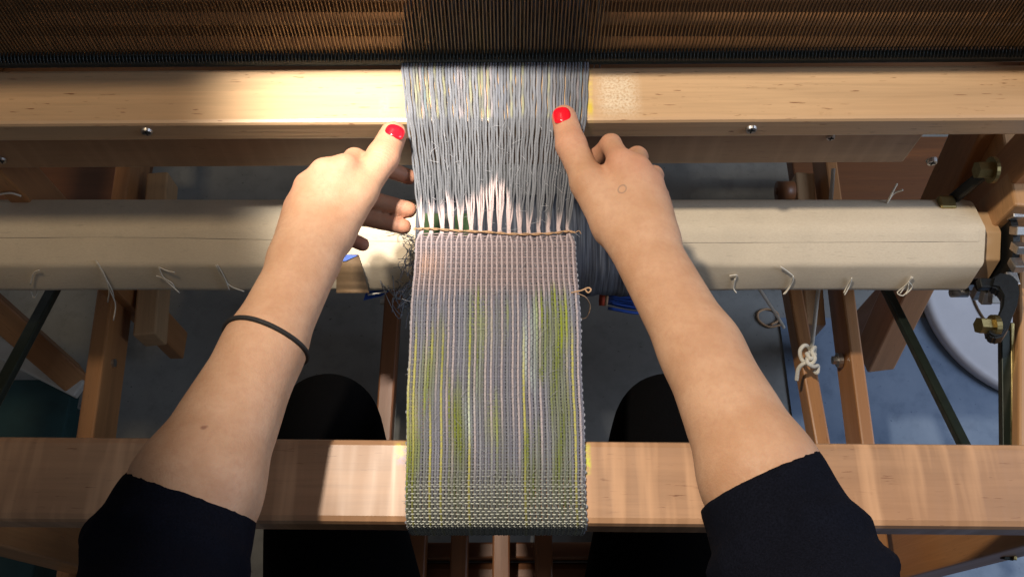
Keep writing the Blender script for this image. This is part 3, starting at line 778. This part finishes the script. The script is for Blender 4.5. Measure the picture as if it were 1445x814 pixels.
def weft_col(k, y, u):
    b = weft_base(y)
    for (u0_, u1_, y0_, y1_, pc, st) in PATCH:
        if pc is WC or pc is LG or pc is GR: continue
        m_ = min(20, (y1_ - y0_) / 3)
        f = sm(u0_ - .03, u0_ + .03, u) * (1 - sm(u1_ - .03, u1_ + .03, u)) * sm(y0_ - 10, y0_ + m_ + 20, y) * (1 - sm(y1_ - m_ - 30, y1_, y)) * (1 - sm(650, 705, y))
        b = b * (1 - .5 * f * st) + pc * .5 * f * st
    return b
def weft_base(y):
    b = np.array(lin(200, 176, 174)) * .84
    b = b + (np.array(lin(160, 164, 182)) * .72 - b) * sm(395, 415, y); b = b + (np.array(lin(226, 230, 216)) - b) * sm(640, 715, y)
    return b
pix_y = lambda Y, z: PX((0, Y, z))[1]
jit = rng.normal(0, .00024, NW); jit2 = rng.normal(0, 1, (NW, 3))
bstart = .034 + .034 * rng.random(16)
bshift = rng.normal(0, .0006, 16)
amp = .00036
def warp_x(i, s, Y):
    l, r = edges(Y); u = i / (NW - 1); x = l + (r - l) * u
    b = i // 4; ub = (b * 4 + 1.5) / (NW - 1); xb = l + (r - l) * ub + bshift[b]
    d = sF - s                                       # distance beyond the fell
    if d > 0: k = .72 * max(0, 1 - max(d - .004, 0) / bstart[b]) ** 1.7
    else: k = .72 * (1 - sm(.0, .011, -d))
    pair = (i // 2); xp = l + (r - l) * (pair * 2 + .5) / (NW - 1)
    kp = .12 * sm(.0, .02, -d)
    return x * (1 - k - kp) + xb * k + xp * kp + jit[i] * (1 if d > .01 else .3)
def warp_pts(i):
    pts, cols, rad = [], [], []
    for s in np.r_[np.linspace(.001, sReed - .02, 6), np.linspace(sReed - .012, sF - .004, 46)]:
        Y, z = at(s); x = warp_x(i, s, Y)
        wob = .00018 * math.sin(s * 90 + jit2[i, 0] * 6) + .0003 * math.sin(s * 210 + jit2[i, 1] * 6)
        free = sm(sReed, sReed + .03, s) * sm(sF, sF - .03, s)
        pts.append((x + wob * free, Y, z + .0006 * free * jit2[i, 2])); cols.append(warp_col(i, pix_y(Y, z) if s > sReed - .03 else 90)); rad.append(.00136 - .00030 * sm(sRF, sRF + .012, s) - .00012 * sm(sF - .05, sF, s))
    for k in range(NR):
        for h in (0, 1):
            s = sRow[k] + h * wp / 2; Y, z = at(s); n_ = normal_at(s); x = warp_x(i, s, Y)
            bt = .15 + .5 * sm(640, 725, pix_y(Y, z)); a = (.00018 + .0003 * bt) * ((1 if (i + k) % 2 else -1) if h == 0 else 0) + (.00042 if i % 2 == 0 else -.00022) * (1 - bt)
            pts.append((x, Y + n_[0] * a, z + n_[1] * a)); cols.append(warp_col(i, pix_y(Y, z))); rad.append(.00112 - .00012 * sm(640, 700, pix_y(Y, z)))
    return np.array(pts), np.array(cols), np.array(rad)
for i in range(NW):
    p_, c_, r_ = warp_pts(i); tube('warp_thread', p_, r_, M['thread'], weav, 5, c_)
loose = rng.random(NR)
for k in range(NR):
    s = sRow[k]; Y, z = at(s); n_ = normal_at(s); pts, cols = [], []
    yy = pix_y(Y, z)
    lo_ = 1 + (loose[k] > .8) * 1.5
    bowk = rng.normal(0, .0005)
    for i in range(-1, NW + 1):
        ii = min(max(i, 0), NW - 1); x = warp_x(ii, s, Y) + (-.0003 * lo_ if i < 0 else .0003 * lo_ if i >= NW else 0)
        bt = .15 + .5 * sm(640, 725, yy); a = (-.00042 - .0002 * bt if (ii + k) % 2 else .0002 + .0006 * bt) + (.00042 if ii % 2 == 0 else -.0001) * (1 - bt) if 0 <= i < NW else 0
        slant = .0007 * math.sin(i * .21 + k * .9) + bowk + (0.0009 * rng.normal() if u_edge(i) else 0) if False else .0003 * math.sin(i * .21 + k * .9) + bowk * .5
        ys, zs = at(s + slant); pts.append((x, ys + n_[0] * a, zs + n_[1] * a)); cols.append(weft_col(k, yy, ii / (NW - 1)))
        if 0 <= i < NW - 1:
            xm = .5 * (x + warp_x(i + 1, s, Y)); pts.append((xm, ys, zs)); cols.append(cols[-1])
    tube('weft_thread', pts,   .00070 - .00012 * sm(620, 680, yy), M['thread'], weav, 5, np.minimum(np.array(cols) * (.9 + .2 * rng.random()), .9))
g = []
for q in range(420):
    i = int(rng.integers(0, NW)); s = rng.uniform(sRF, sE - .05); Y, z = at(s); n_ = normal_at(s); b = np.array([warp_x(i, s, Y), Y + n_[0] * .001, z + n_[1] * .001])
    d = np.array([rng.normal(0, .8), rng.normal(0, .7), .45]); L = rng.uniform(.003, .0075)
    g.append(tube_geo(spline([b, b + d * L * .5, b + d * L + rng.normal(0, .0012, 3) + [0, 0, -.001]], 6), .00016, 3))
V, F = merge(g); o = link('stray_fibres', V, F, M['thread'], weav, True, colors=np.tile(np.array(lin(205, 205, 210)), (len(V), 1))); tag(o, kind='stuff')
# selvedge loops joining the rows
gs = {0: [], 1: []}
for k in range(0, NR - 1):
    side = k % 2; g = gs[side]; Y0_, z0_ = at(sRow[k]); Y1_, z1_ = at(sRow[k + 1]); ii = NW - 1 if side else 0; sg = 1 if side else -1
    x0_ = warp_x(ii, sRow[k], Y0_) + sg * .001; x1_ = warp_x(ii, sRow[k + 1], Y1_) + sg * .001
    bul = sg * (-.0003 + .0014 * rng.random() ** 6)
    g.append(tube_geo(spline([(x0_, Y0_, z0_), ((x0_ + x1_) / 2 + bul, (Y0_ + Y1_) / 2, (z0_ + z1_) / 2), (x1_, Y1_, z1_)], 6), .0006, 5))
for g in gs.values():
    V, F = merge(g); link('selvedge', V, F, M['thread'], weav, True, colors=np.tile(np.array(lin(190, 194, 205)) * .8, (len(V), 1)))
# twisted header cord along the fell
hc = [P(x, y, zc + .0035) for x, y in ((584, 324), (600, 323), (620, 324), (650, 326.5), (690, 328.5), (720, 331), (750, 331), (780, 329.5), (800, 327), (811, 329))]
hc = spline(hc, 260); g = []
for ph in (0, math.pi):
    q = hc.copy(); tt = np.linspace(0, 1, len(q)); a = tt * 2 * math.pi * 8 + ph
    wob = .8 + .5 * np.sin(tt * 40 + ph)
    q[:, 1] +=   .0008 * np.cos(a) * wob; q[:, 2] += .0005 * np.sin(a) + .001; g.append(tube_geo(q, .00062, 6))
g.append(tube_geo(spline([hc[-1], hc[-1] + [.004, .002, .001], hc[-1] + [.006, -.001, 0]], 8), .0004, 5))
V, F = merge(g); link('header_cord', V, F, M['jute'], weav, True)
# loose brown weft tail at the right selvedge
Y, z = P(812, 412, zc)[1], zc + .002
V, F = merge([tube_geo(spline([P(806, 413, z), P(820, 410, z), P(830, 406, z), P(834, 409, z), P(830, 413, z), P(826, 409, z)], 24), .0008, 5),
              tube_geo(spline([P(815, 414, z), P(827, 420, z - .01), P(833, 433, z - .03), P(828, 447, z - .04), P(820, 450, z - .04)], 20), .00055, 5)])
link('weft_tail', V, F, M['jute'], weav, True)
# the cloth carries on under the loom to the roller, and is wound on it
l0, r0 = edges(BF + .001)
qx = np.linspace(l0, r0, 30); prof = [(BF - .003, ZB - .044), (BF + .014, ZB - .052), (BF + .09, ZB - .095), (RY - .08, RZ - .062), (RY - .02, RZ - .060)]
prof = spline([(0, y, z) for y, z in prof], 16)[:, 1:]
V = [(x, y, z + .0006 * math.sin(x * 900 + y * 300)) for y, z in prof for x in qx]; n = len(qx)
F = [(i * n + j, i * n + j + 1, (i + 1) * n + j + 1, (i + 1) * n + j) for i in range(len(prof) - 1) for j in range(n - 1)]
link('return_cloth', V, F, M['roll'], weav, True)
xa, xb = P(586, 380, .60)[0], P(908, 380, .60)[0]
secs = []
for x in np.linspace(xa, xb, 40):
    s = np.array(octa(RAp + .0075, x, rnd=.55)); ph = np.arange(len(s)) * 2 * math.pi / len(s)
    dirv = s - np.array([x, RY, RZ]); dirv /= np.linalg.norm(dirv, axis=1, keepdims=True)
    secs.append(s + dirv * (.0010 * np.sin(x * 120 + 3 * ph) + .0007 * np.sin(x * 333 + ph))[:, None])
V, F = skin_sections(secs); link('rolled_cloth', V, F, M['roll'], weav, True)
# a green and a pale woven patch on the roll below the gaps of the warp
for (x0_, x1_, cc) in ((598, 622, lin(92, 120, 78)), (625, 640, lin(150, 150, 138)), (643, 664, lin(88, 118, 72))):
    q = [[on_roll(x, y) + np.array([0, -.004, .0105]) for x in (x0_, (x0_ + x1_) / 2, x1_)] for y in (303, 312, 322, 334)]
    V = np.array(q).reshape(-1, 3); F = [(r * 3 + c, (r + 1) * 3 + c, (r + 1) * 3 + c + 1, r * 3 + c + 1) for r in range(3) for c in range(2)]
    link('dyed_patch', V, F, M['thread'], weav, True, colors=np.tile(np.array(cc), (len(V), 1)))
# fuzzy ends left of the roll
g = []
for k in range(70):
    y0_ = rng.uniform(325, 432); x0_ = rng.uniform(576, 592); a = on_roll(x0_, min(y0_, 408)) + np.array([0, -.006, .008]); 
    if y0_ > 408: a = P(x0_, y0_, .545)
    d = np.array([rng.normal(-.6, .7), rng.normal(-.3, .9), rng.normal(.1, .4)]); L = rng.uniform(.006, .020)
    g.append(tube_geo(spline([a, a + d * L * .5 + rng.normal(0, .003, 3), a + d * L + rng.normal(0, .006, 3)], 8), .00042, 4))
V, F = merge(g); tag(link('fringe', V, F, M['darkfuzz'], weav, True), kind='stuff')
g = []
for k in range(8):
    b = P(rng.uniform(556, 582), rng.uniform(380, 425), .56); g.append(tube_geo(spline([b] + [b + rng.normal(0, .014, 3) for _ in range(4)], 26), .0006, 5))
V, F = merge(g); tag(link('thread_tangle', V, F, M['darkfuzz'], weav, True), kind='stuff')

# ------------------------------------------------------------------ the weaver
class Field:
    def __init__(s, lo, hi, h):
        s.lo = np.array(lo, float); s.h = h; s.n = np.ceil((np.array(hi) - s.lo) / h).astype(int) + 1
        s.F = np.full(s.n, .2, np.float32)
    def win(s, lo, hi):
        a = np.maximum(np.floor((lo - s.lo) / s.h).astype(int), 0); b = np.minimum(np.ceil((hi - s.lo) / s.h).astype(int) + 1, s.n)
        ax = [s.lo[k] + s.h * np.arange(a[k], b[k]) for k in range(3)]
        return tuple(slice(a[k], b[k]) for k in range(3)), ax
def smin(a, b, k):
    if k <= 0: return np.minimum(a, b)
    h = np.clip(.5 + .5 * (b - a) / k, 0, 1); return b + (a - b) * h - k * h * (1 - h)
def cone_d(ax, a, b, ra, rb):
    X, Y, Z = ax[0][:, None, None], ax[1][None, :, None], ax[2][None, None, :]
    ab = b - a; L2 = max(float(ab @ ab), 1e-9)
    t = np.clip(((X - a[0]) * ab[0] + (Y - a[1]) * ab[1] + (Z - a[2]) * ab[2]) / L2, 0, 1)
    return np.sqrt((X - a[0] - t * ab[0]) ** 2 + (Y - a[1] - t * ab[1]) ** 2 + (Z - a[2] - t * ab[2]) ** 2) - (ra + (rb - ra) * t)
def add_group(f, cones, k_in, k_out, m=.02):
    """union of cones (a,b,ra,rb) blended with k_in, then blended into the field with k_out"""
    cones = [(np.asarray(a, float), np.asarray(b, float), ra, rb) for a, b, ra, rb in cones]
    lo = np.min([np.minimum(a - ra, b - rb) for a, b, ra, rb in cones], 0) - m; hi = np.max([np.maximum(a + ra, b + rb) for a, b, ra, rb in cones], 0) + m
    sl, ax = f.win(lo, hi); G = None
    for c in cones:
        d = cone_d(ax, *c); G = d if G is None else smin(G, d, k_in)
    f.F[sl] = smin(f.F[sl], G.astype(np.float32), k_out)
def polygonise(f):
    F = f.F; neg = F < 0; n = np.array(F.shape) - 1
    cnt = np.zeros(n, np.uint8)
    offs = [(i, j, k) for i in (0, 1) for j in (0, 1) for k in (0, 1)]
    for i, j, k in offs: cnt += neg[i:i + n[0], j:j + n[1], k:k + n[2]]
    cells = np.argwhere((cnt > 0) & (cnt < 8)); idx = -np.ones(n, np.int64); idx[tuple(cells.T)] = np.arange(len(cells))
    acc = np.zeros((len(cells), 3)); w_ = np.zeros(len(cells))
    val = {o: F[cells[:, 0] + o[0], cells[:, 1] + o[1], cells[:, 2] + o[2]] for o in offs}
    for o in offs:
        for d in range(3):
            if o[d]: continue
            o2 = list(o); o2[d] = 1; va, vb = val[o], val[tuple(o2)]; cr = (va < 0) != (vb < 0)
            t = np.where(cr, va / np.where(cr, va - vb, 1), 0); p = np.tile(np.array(o, float), (len(cells), 1)); p[:, d] += t
            acc[cr] += p[cr]; w_[cr] += 1
    V = f.lo + f.h * (cells + acc / w_[:, None]); Q = []
    for d in range(3):
        e = [1, 1, 1]; e[d] = 0; a, b = [q for q in range(3) if q != d]
        sl0 = [slice(None)] * 3; sl1 = [slice(None)] * 3; sl0[d] = slice(0, -1); sl1[d] = slice(1, None)
        s0, s1 = neg[tuple(sl0)], neg[tuple(sl1)]; ed = np.argwhere(s0 != s1)
        ed = ed[(ed[:, a] > 0) & (ed[:, b] > 0) & (ed[:, a] < n[a]) & (ed[:, b] < n[b])]
        flip = s0[tuple(ed.T)]
        def cell(da, db):
            c = ed.copy(); c[:, a] -= da; c[:, b] -= db; return idx[tuple(c.T)]
        q = np.stack([cell(1, 1), cell(0, 1), cell(0, 0), cell(1, 0)], 1)
        fl = flip if d != 1 else ~flip
        q[~fl] = q[~fl][:, ::-1]; Q.append(q)
    return V, np.vstack(Q)
def relax(V, Q, it=2, lam=.4):
    E = np.vstack([Q[:, [0, 1]], Q[:, [1, 2]], Q[:, [2, 3]], Q[:, [3, 0]]]); E = np.vstack([E, E[:, ::-1]])
    cnt = np.bincount(E[:, 0], minlength=len(V))[:, None]
    for _ in range(it):
        S = np.stack([np.bincount(E[:, 0], V[E[:, 1], d], len(V)) for d in range(3)], 1); V = V + lam * (S / np.maximum(cnt, 1) - V)
    return V

person = empty('person', (0, -.12, 0), 'person in a navy sweater with pushed up sleeves and red thumbnails pressing the warp', 'person')
FL = []                                       # places where skin is redder
def arm(f, S):
    W, fore, elbow, shoulder = S['wrist'], S['fore'], S['elbow'], S['shoulder']
    ax_ = unit(fore[0][0] - W); side = unit(np.cross([0, 0, 1], ax_))
    pal = []; fa_ = []
    # forearm, a flattened wrist made of two strands
    for sgn in (-1, 1):
        o = side * .0105 * sgn
        fa_.append((W + o, fore[0][0] + o * .6, .0178, fore[0][1] - .006))
        fa_.append((fore[0][0] + o * .6, fore[1][0] + o * .5, fore[0][1] - .006, fore[1][1] - .004))
    fa_.append((W * .9 + fore[0][0] * .1, fore[0][0] * .45 + fore[1][0] * .55, .0195, .0265)); pal_ = pal; pal = fa_
    pal.append((fore[1][0], elbow, fore[1][1], fore[1][1] * .98)); pal.append((elbow, shoulder, .040, .048)); pal.append((shoulder, (0, -.22, 1.10), .05, .06))
    add_group(f, fa_, .018, .012); pal = pal_
    # palm: metacarpals
    for (m_, r) in zip(S['mcp'], (.0125, .0125, .0118, .0110)):
        q = m_ - W; st = W + side * np.dot(q, side) * .38
        pal.append((st, m_ - [0, 0, .003], .0175, r)); FL.append((m_, .015, .35))
        pal.append((st - [0, 0, .008], m_ - [0, 0, .014], .015, .0095))
    T = S['thumb']
    pal.append((W * .6 + T[0] * .4, T[0], .019, .0185)); pal.append((T[0], T[1], .0185, .0150))
    pal.append((T[1] * .55 + T[0] * .45, S['mcp'][0] * .75 + W * .25 - [0, 0, .010], .0095, .0095))    # web
    add_group(f, pal, .012, .012)
    # thumb
    add_group(f, [(T[0], T[1], .0165, .0150), (T[1], T[2], .0148, S['tr'][0]), (T[2], T[3], S['tr'][0], S['tr'][1])], .005, .007)
    FL.append((T[2], .016, .4)); FL.append((T[3], .018, .5))
    # fingers
    rr = ((.0108, .0098, .0088, .0078), (.0110, .0100, .0090, .0080), (.0104, .0094, .0085, .0076), (.0094, .0084, .0076, .0068))
    G = Field(f.lo, f.lo + .001, f.h)
    for m_, fin, r in zip(S['mcp'], S['fingers'], rr):
        j = [m_ - np.array([0, 0, .002])] + fin
        add_group(f, [(j[k], j[k + 1], r[k], r[k + 1]) for k in range(3)], .004, .0030)
        FL.append((j[1], .012, .4)); FL.append((j[3], .014, .6)); FL.append((j[2], .012, .4))
def pp(*a): return P(*a)
RH = dict(wrist=pp(903, 340, .842), fore=[(pp(990, 494, .868), .0280), (pp(1073, 672, .895), .0395)], elbow=pp(1120, 785, .905), shoulder=np.array([.19, -.16, 1.13]),
          mcp=[pp(876, 226, .848), pp(900, 236, .847), pp(919, 257, .839), pp(929, 287, .827)],
          thumb=[pp(868, 318, .836), pp(830, 258, .833), pp(806, 205, .826), pp(796, 166, .818)], tr=(.0142, .0122),
          fingers=[[pp(862, 204, .828), pp(843, 222, .806), pp(824, 236, .781)], [pp(899, 222, .812), pp(868, 240, .786), pp(838, 252, .773)],
                   [pp(922, 248, .802), pp(888, 262, .775), pp(855, 272, .766)], [pp(931, 276, .798), pp(905, 288, .776), pp(880, 296, .768)]])
LH = dict(wrist=pp(432, 368, .842), fore=[(pp(372, 490, .868), .0280), (pp(277, 690, .895), .0425)], elbow=pp(240, 790, .905), shoulder=np.array([-.19, -.16, 1.13]),
          mcp=[pp(486, 234, .848), pp(456, 240, .847), pp(432, 260, .839), pp(417, 290, .827)],
          thumb=[pp(466, 332, .836), pp(508, 270, .833), pp(540, 222, .826), pp(555, 190, .818)], tr=(.0150, .0130),
          fingers=[[pp(500, 224, .822), pp(540, 236, .796), pp(577, 250, .779)], [pp(466, 246, .808), pp(516, 280, .783), pp(577, 296, .773)],
                   [pp(446, 270, .798), pp(502, 305, .775), pp(570, 320, .768)], [pp(436, 300, .79), pp(474, 328, .776), pp(512, 345, .770)]])
f = Field((-.30, -.30, .735), (.30, .545, 1.20), .0026)
add_group(f, [((0, -.22, .86), (0, -.22, 1.10), .085, .08), ((0, -.22, 1.10), (0, -.21, 1.17), .055, .05)], .03, .03)
arm(f, RH); arm(f, LH)
f.F[:, :, 0] = .2; f.F[:, :, -1] = .2
V, Q = polygonise(f); V = relax(V, Q, 2, .35)
flush = np.zeros(len(V))
for c, r, s in FL: flush = np.maximum(flush, s * np.exp(-((V - c) ** 2).sum(1) / (2 * r * r)))
bvh = BVHTree.FromPolygons(V.tolist(), Q.tolist())
def hit(px, py):
    loc, *_ = bvh.ray_cast(Vector((0, 0, CAM_H)), Vector(ray(px, py)).normalized()); return np.array(loc) if loc else None
SKIN_MARKS = []
h_ = hit(878, 267)
if h_ is not None: SKIN_MARKS.append((h_, .0038, .0010, .42, lin(95, 90, 85)))
for px, py in ((287, 603),):
    h_ = hit(px, py)
    if h_ is not None: SKIN_MARKS += [(h_, 0, .0026, .6, lin(110, 60, 45)), (h_ + np.array([.002, .0015, 0]), 0, .0020, .5, lin(110, 60, 45))]
CREASES = [(S['thumb'][2] + np.array([0, 0, .012]), unit(S['thumb'][3] - S['thumb'][2]), .015, 1900, 2.2) for S in (RH, LH)]
CREASES += [(S['fingers'][0][0] + np.array([0, 0, .008]), unit(S['fingers'][0][0] - S['mcp'][0]), .012, 2200, 1.6) for S in (RH, LH)]
M['skin'] = skin_mat()
body = link('body', V, Q, M['skin'], person, True, attrs={'flush': flush})
print('body', len(V), len(Q))
def nail_mat():
    m, nt, p = new_mat('red_polish'); p.inputs['Base Color'].default_value = (.72, .008, .020, 1); p.inputs['Roughness'].default_value = .18
    p.inputs['Coat Weight'].default_value = .8; p.inputs['Coat Roughness'].default_value = .06
    n_ = noise(nt, nd(nt, 'ShaderNodeTexCoord').outputs['Object'], 160, 2); bump(nt, n_, .08, .0006, p.inputs['Normal']); return m
M['nail'] = nail_mat()
def nail(S, cpx, hw, hl, tilt):
    T = S['thumb']; c = hit(*cpx); a = unit(T[3] - T[2]); view = unit(np.array([0, 0, CAM_H]) - c); n_ = unit(unit(view + np.array([0, .25, .35])) - 0)
    n_ = unit(n_ - a * np.dot(n_, a) * .5); s_ = unit(np.cross(a, n_)); a = np.cross(n_, s_)
    NRg, NA = 7, 28; top, lift = [], []
    for q in range(NRg + 1):
        for k in range(NA):
            t = 2 * math.pi * k / NA; ct, st = math.cos(t), math.sin(t); e = 3.2
            rr_ = (abs(ct) ** e + abs(st) ** e) ** (-1 / e) * q / NRg
            p0 = c + s_ * (rr_ * ct * hw) + a * (rr_ * st * hl) + n_ * .02
            loc, *_ = bvh.ray_cast(Vector(p0), Vector(-n_), .05)
            u_, v_ = rr_ * ct, rr_ * st
            arch = c + s_ * (u_ * hw) + a * (v_ * hl) - n_ * (.0030 * u_ * u_ + .0012 * max(v_, 0) ** 2)
            top.append(arch); lift.append(float(np.dot(np.array(loc) - arch, n_)) if loc and q < NRg else -1)
    up = min(max(lift), .0028) + .0005
    top = [t_ + n_ * (up if k_ < NRg * NA else up - .0016) for k_, t_ in enumerate(top)]
    F = [(q * NA + k, q * NA + (k + 1) % NA, (q + 1) * NA + (k + 1) % NA, (q + 1) * NA + k) for q in range(NRg) for k in range(NA)]
    link('thumbnail', top, F, M['nail'], person, True)
nail(RH, (793, 163), .0086, .0088, 0)
nail(LH, (557, 186), .0092, .0072, 0)

# clothing: sweater with sleeves pushed up, trousers
def cuff_tilt(S, pa, pb):               # tilt of the cuff's cutting plane from its measured slope
    E = S['elbow']; d = unit(E - S['fore'][0][0]); side = unit(np.cross([0, 0, 1], d)); up_ = np.cross(side, d); up_ = up_ * np.sign(up_[2])
    a, b = P(*pa, .893), P(*pb, .893); e = unit(b - a); v = unit((a + b) / 2 - [0, 0, CAM_H]); n_ = unit(np.cross(e, v)); n_ = n_ * np.sign(n_ @ d)
    return (n_ @ side) / (n_ @ d), .75 * (n_ @ up_) / (n_ @ d)
CUFF_R = cuff_tilt(RH, (1000, 708), (1140, 638)); CUFF_L = cuff_tilt(LH, (190, 670), (352, 726)); print('cuffs', CUFF_R, CUFF_L)
def cut(f, p, n_):                      # keep the side n_ points away from
    X = [f.lo[k] + f.h * np.arange(f.n[k]) for k in range(3)]
    return (X[0][:, None, None] - p[0]) * n_[0] + (X[1][None, :, None] - p[1]) * n_[1] + (X[2][None, None, :] - p[2]) * n_[2]
fs = Field((-.36, -.42, .48), (.36, .26, 1.22), .0042)
def sleeve(S, cuff_px, rot, lift_):
    W = S['fore'][1][0]; E = S['elbow']; Sh = S['shoulder']; c = np.asarray(cuff_px)
    d = unit(E - S['fore'][0][0]); side = unit(np.cross([0, 0, 1], d)); up_ = np.cross(side, d); up_ = up_ * np.sign(up_[2]); nrm = unit(d + side * rot + up_ * lift_)
    g = Field(fs.lo, fs.lo + fs.h * (fs.n - 1), fs.h); g.F = np.full(fs.n, .2, np.float32)
    a = c - d * .05
    add_group(g, [(a, c + d * .02, .0435, .0445), (c + d * .02, E + d * .005, .0442, .0475), (E + d * .005, E * .55 + Sh * .45, .048, .058), (E * .55 + Sh * .45, Sh, .062, .075)], .02, .0)
    # gathered folds near the elbow
    for q, (t, r, off) in enumerate(((.85, .005, -.5), (1.2, .007, .2))):
        o = c + (E - c) * t; pts = []
        for k in range(9):
            th = -1.6 + 3.2 * k / 8; pts.append(o + side * math.sin(th) * (.046 + .006 * t) + np.array([0, 0, 1]) * math.cos(th) * (.046 + .006 * t) + d * .012 * math.sin(th * 1.3 + off * 3))
        add_group(g, [(pts[k], pts[k + 1], r, r) for k in range(8)], .004, .012)
    pl = cut(fs, c, -nrm)
    near = np.abs(pl) < .25
    g.F = np.maximum(g.F, np.where(near, pl, -1).astype(np.float32)); fs.F = smin(fs.F, g.F, .002).astype(np.float32)
sleeve(RH, P(1071, 676, .893), CUFF_R[0], CUFF_R[1]); sleeve(LH, P(271, 699, .893), CUFF_L[0], CUFF_L[1])
add_group(fs, [((-.07, -.24, .60), (-.09, -.23, 1.06), .12, .11), ((.07, -.24, .60), (.09, -.23, 1.06), .12, .11), ((-.19, -.19, 1.12), (.19, -.19, 1.12), .07, .07)], .04, .03)
V, Q = polygonise(fs); V = relax(V, Q, 2, .4)
V = V + .0009 * np.stack([np.sin(V[:, 1] * 70 + V[:, 2] * 50), np.sin(V[:, 0] * 60), np.sin(V[:, 0] * 55 + V[:, 1] * 90)], 1)
link('sweater', V, Q, M['sweater'], person, True)
ft = Field((-.40, -.42, .0), (.40, .42, .72), .007)
for sx, kx, ipx in ((-1, 462, 590), (1, 942, 822)):
    K = P(kx, 597, .555); H = np.array([.125 * sx, -.16, .55]); An = np.array([K[0], .13, .07])
    add_group(ft, [(H, K + [0, -.03, 0], .108, .066), (K + [0, -.03, 0], K, .064, .050), (K, An, .052, .045)], .02, .02)
V, Q = polygonise(ft); V = relax(V, Q, 3, .4)
link('trousers', V, Q, M['trouser'], person, True)
for sx, kx in ((-1, 458), (1, 930)):
    x = P(kx, 588, .555)[0]; fsx = Field((x - .06, .0, 0), (x + .06, .30, .12), .006)
    add_group(fsx, [((x, .09, .042), (x, .22, .035), .036, .030), ((x, .13, .06), (x, .12, .08), .042, .046)], .02, 0)
    V, Q = polygonise(fsx); V = relax(V, Q, 2); V[:, 2] = np.maximum(V[:, 2], .006); link('shoe', V, Q, M['rubber'], person, True)

# hair tie round the left wrist
ht = LH; c = pp(374, 486, .866); d = unit(LH['fore'][1][0] - LH['wrist']); s_ = unit(np.cross([0, 0, 1], d)); u_ = np.cross(d, s_)
d2 = unit(d + s_ * -.0 ); ring = []
for k in range(49):
    t = 2 * math.pi * k / 48; dirv = s_ * math.cos(t) + u_ * math.sin(t); p0 = c + dirv * .08
    loc, *_ = bvh.ray_cast(Vector(p0), Vector(-dirv), .1)
    q = np.array(loc) if loc else c + dirv * .031
    ring.append(q + dirv * .0008 + d * (.002 * math.sin(t * 2)))
V, F = tube_geo(np.array(ring), .0021, 8, False)
tag(link('hair_tie', V, F, M['rubber'], None, True), 'thin black elastic hair tie round the left wrist', 'hair tie')
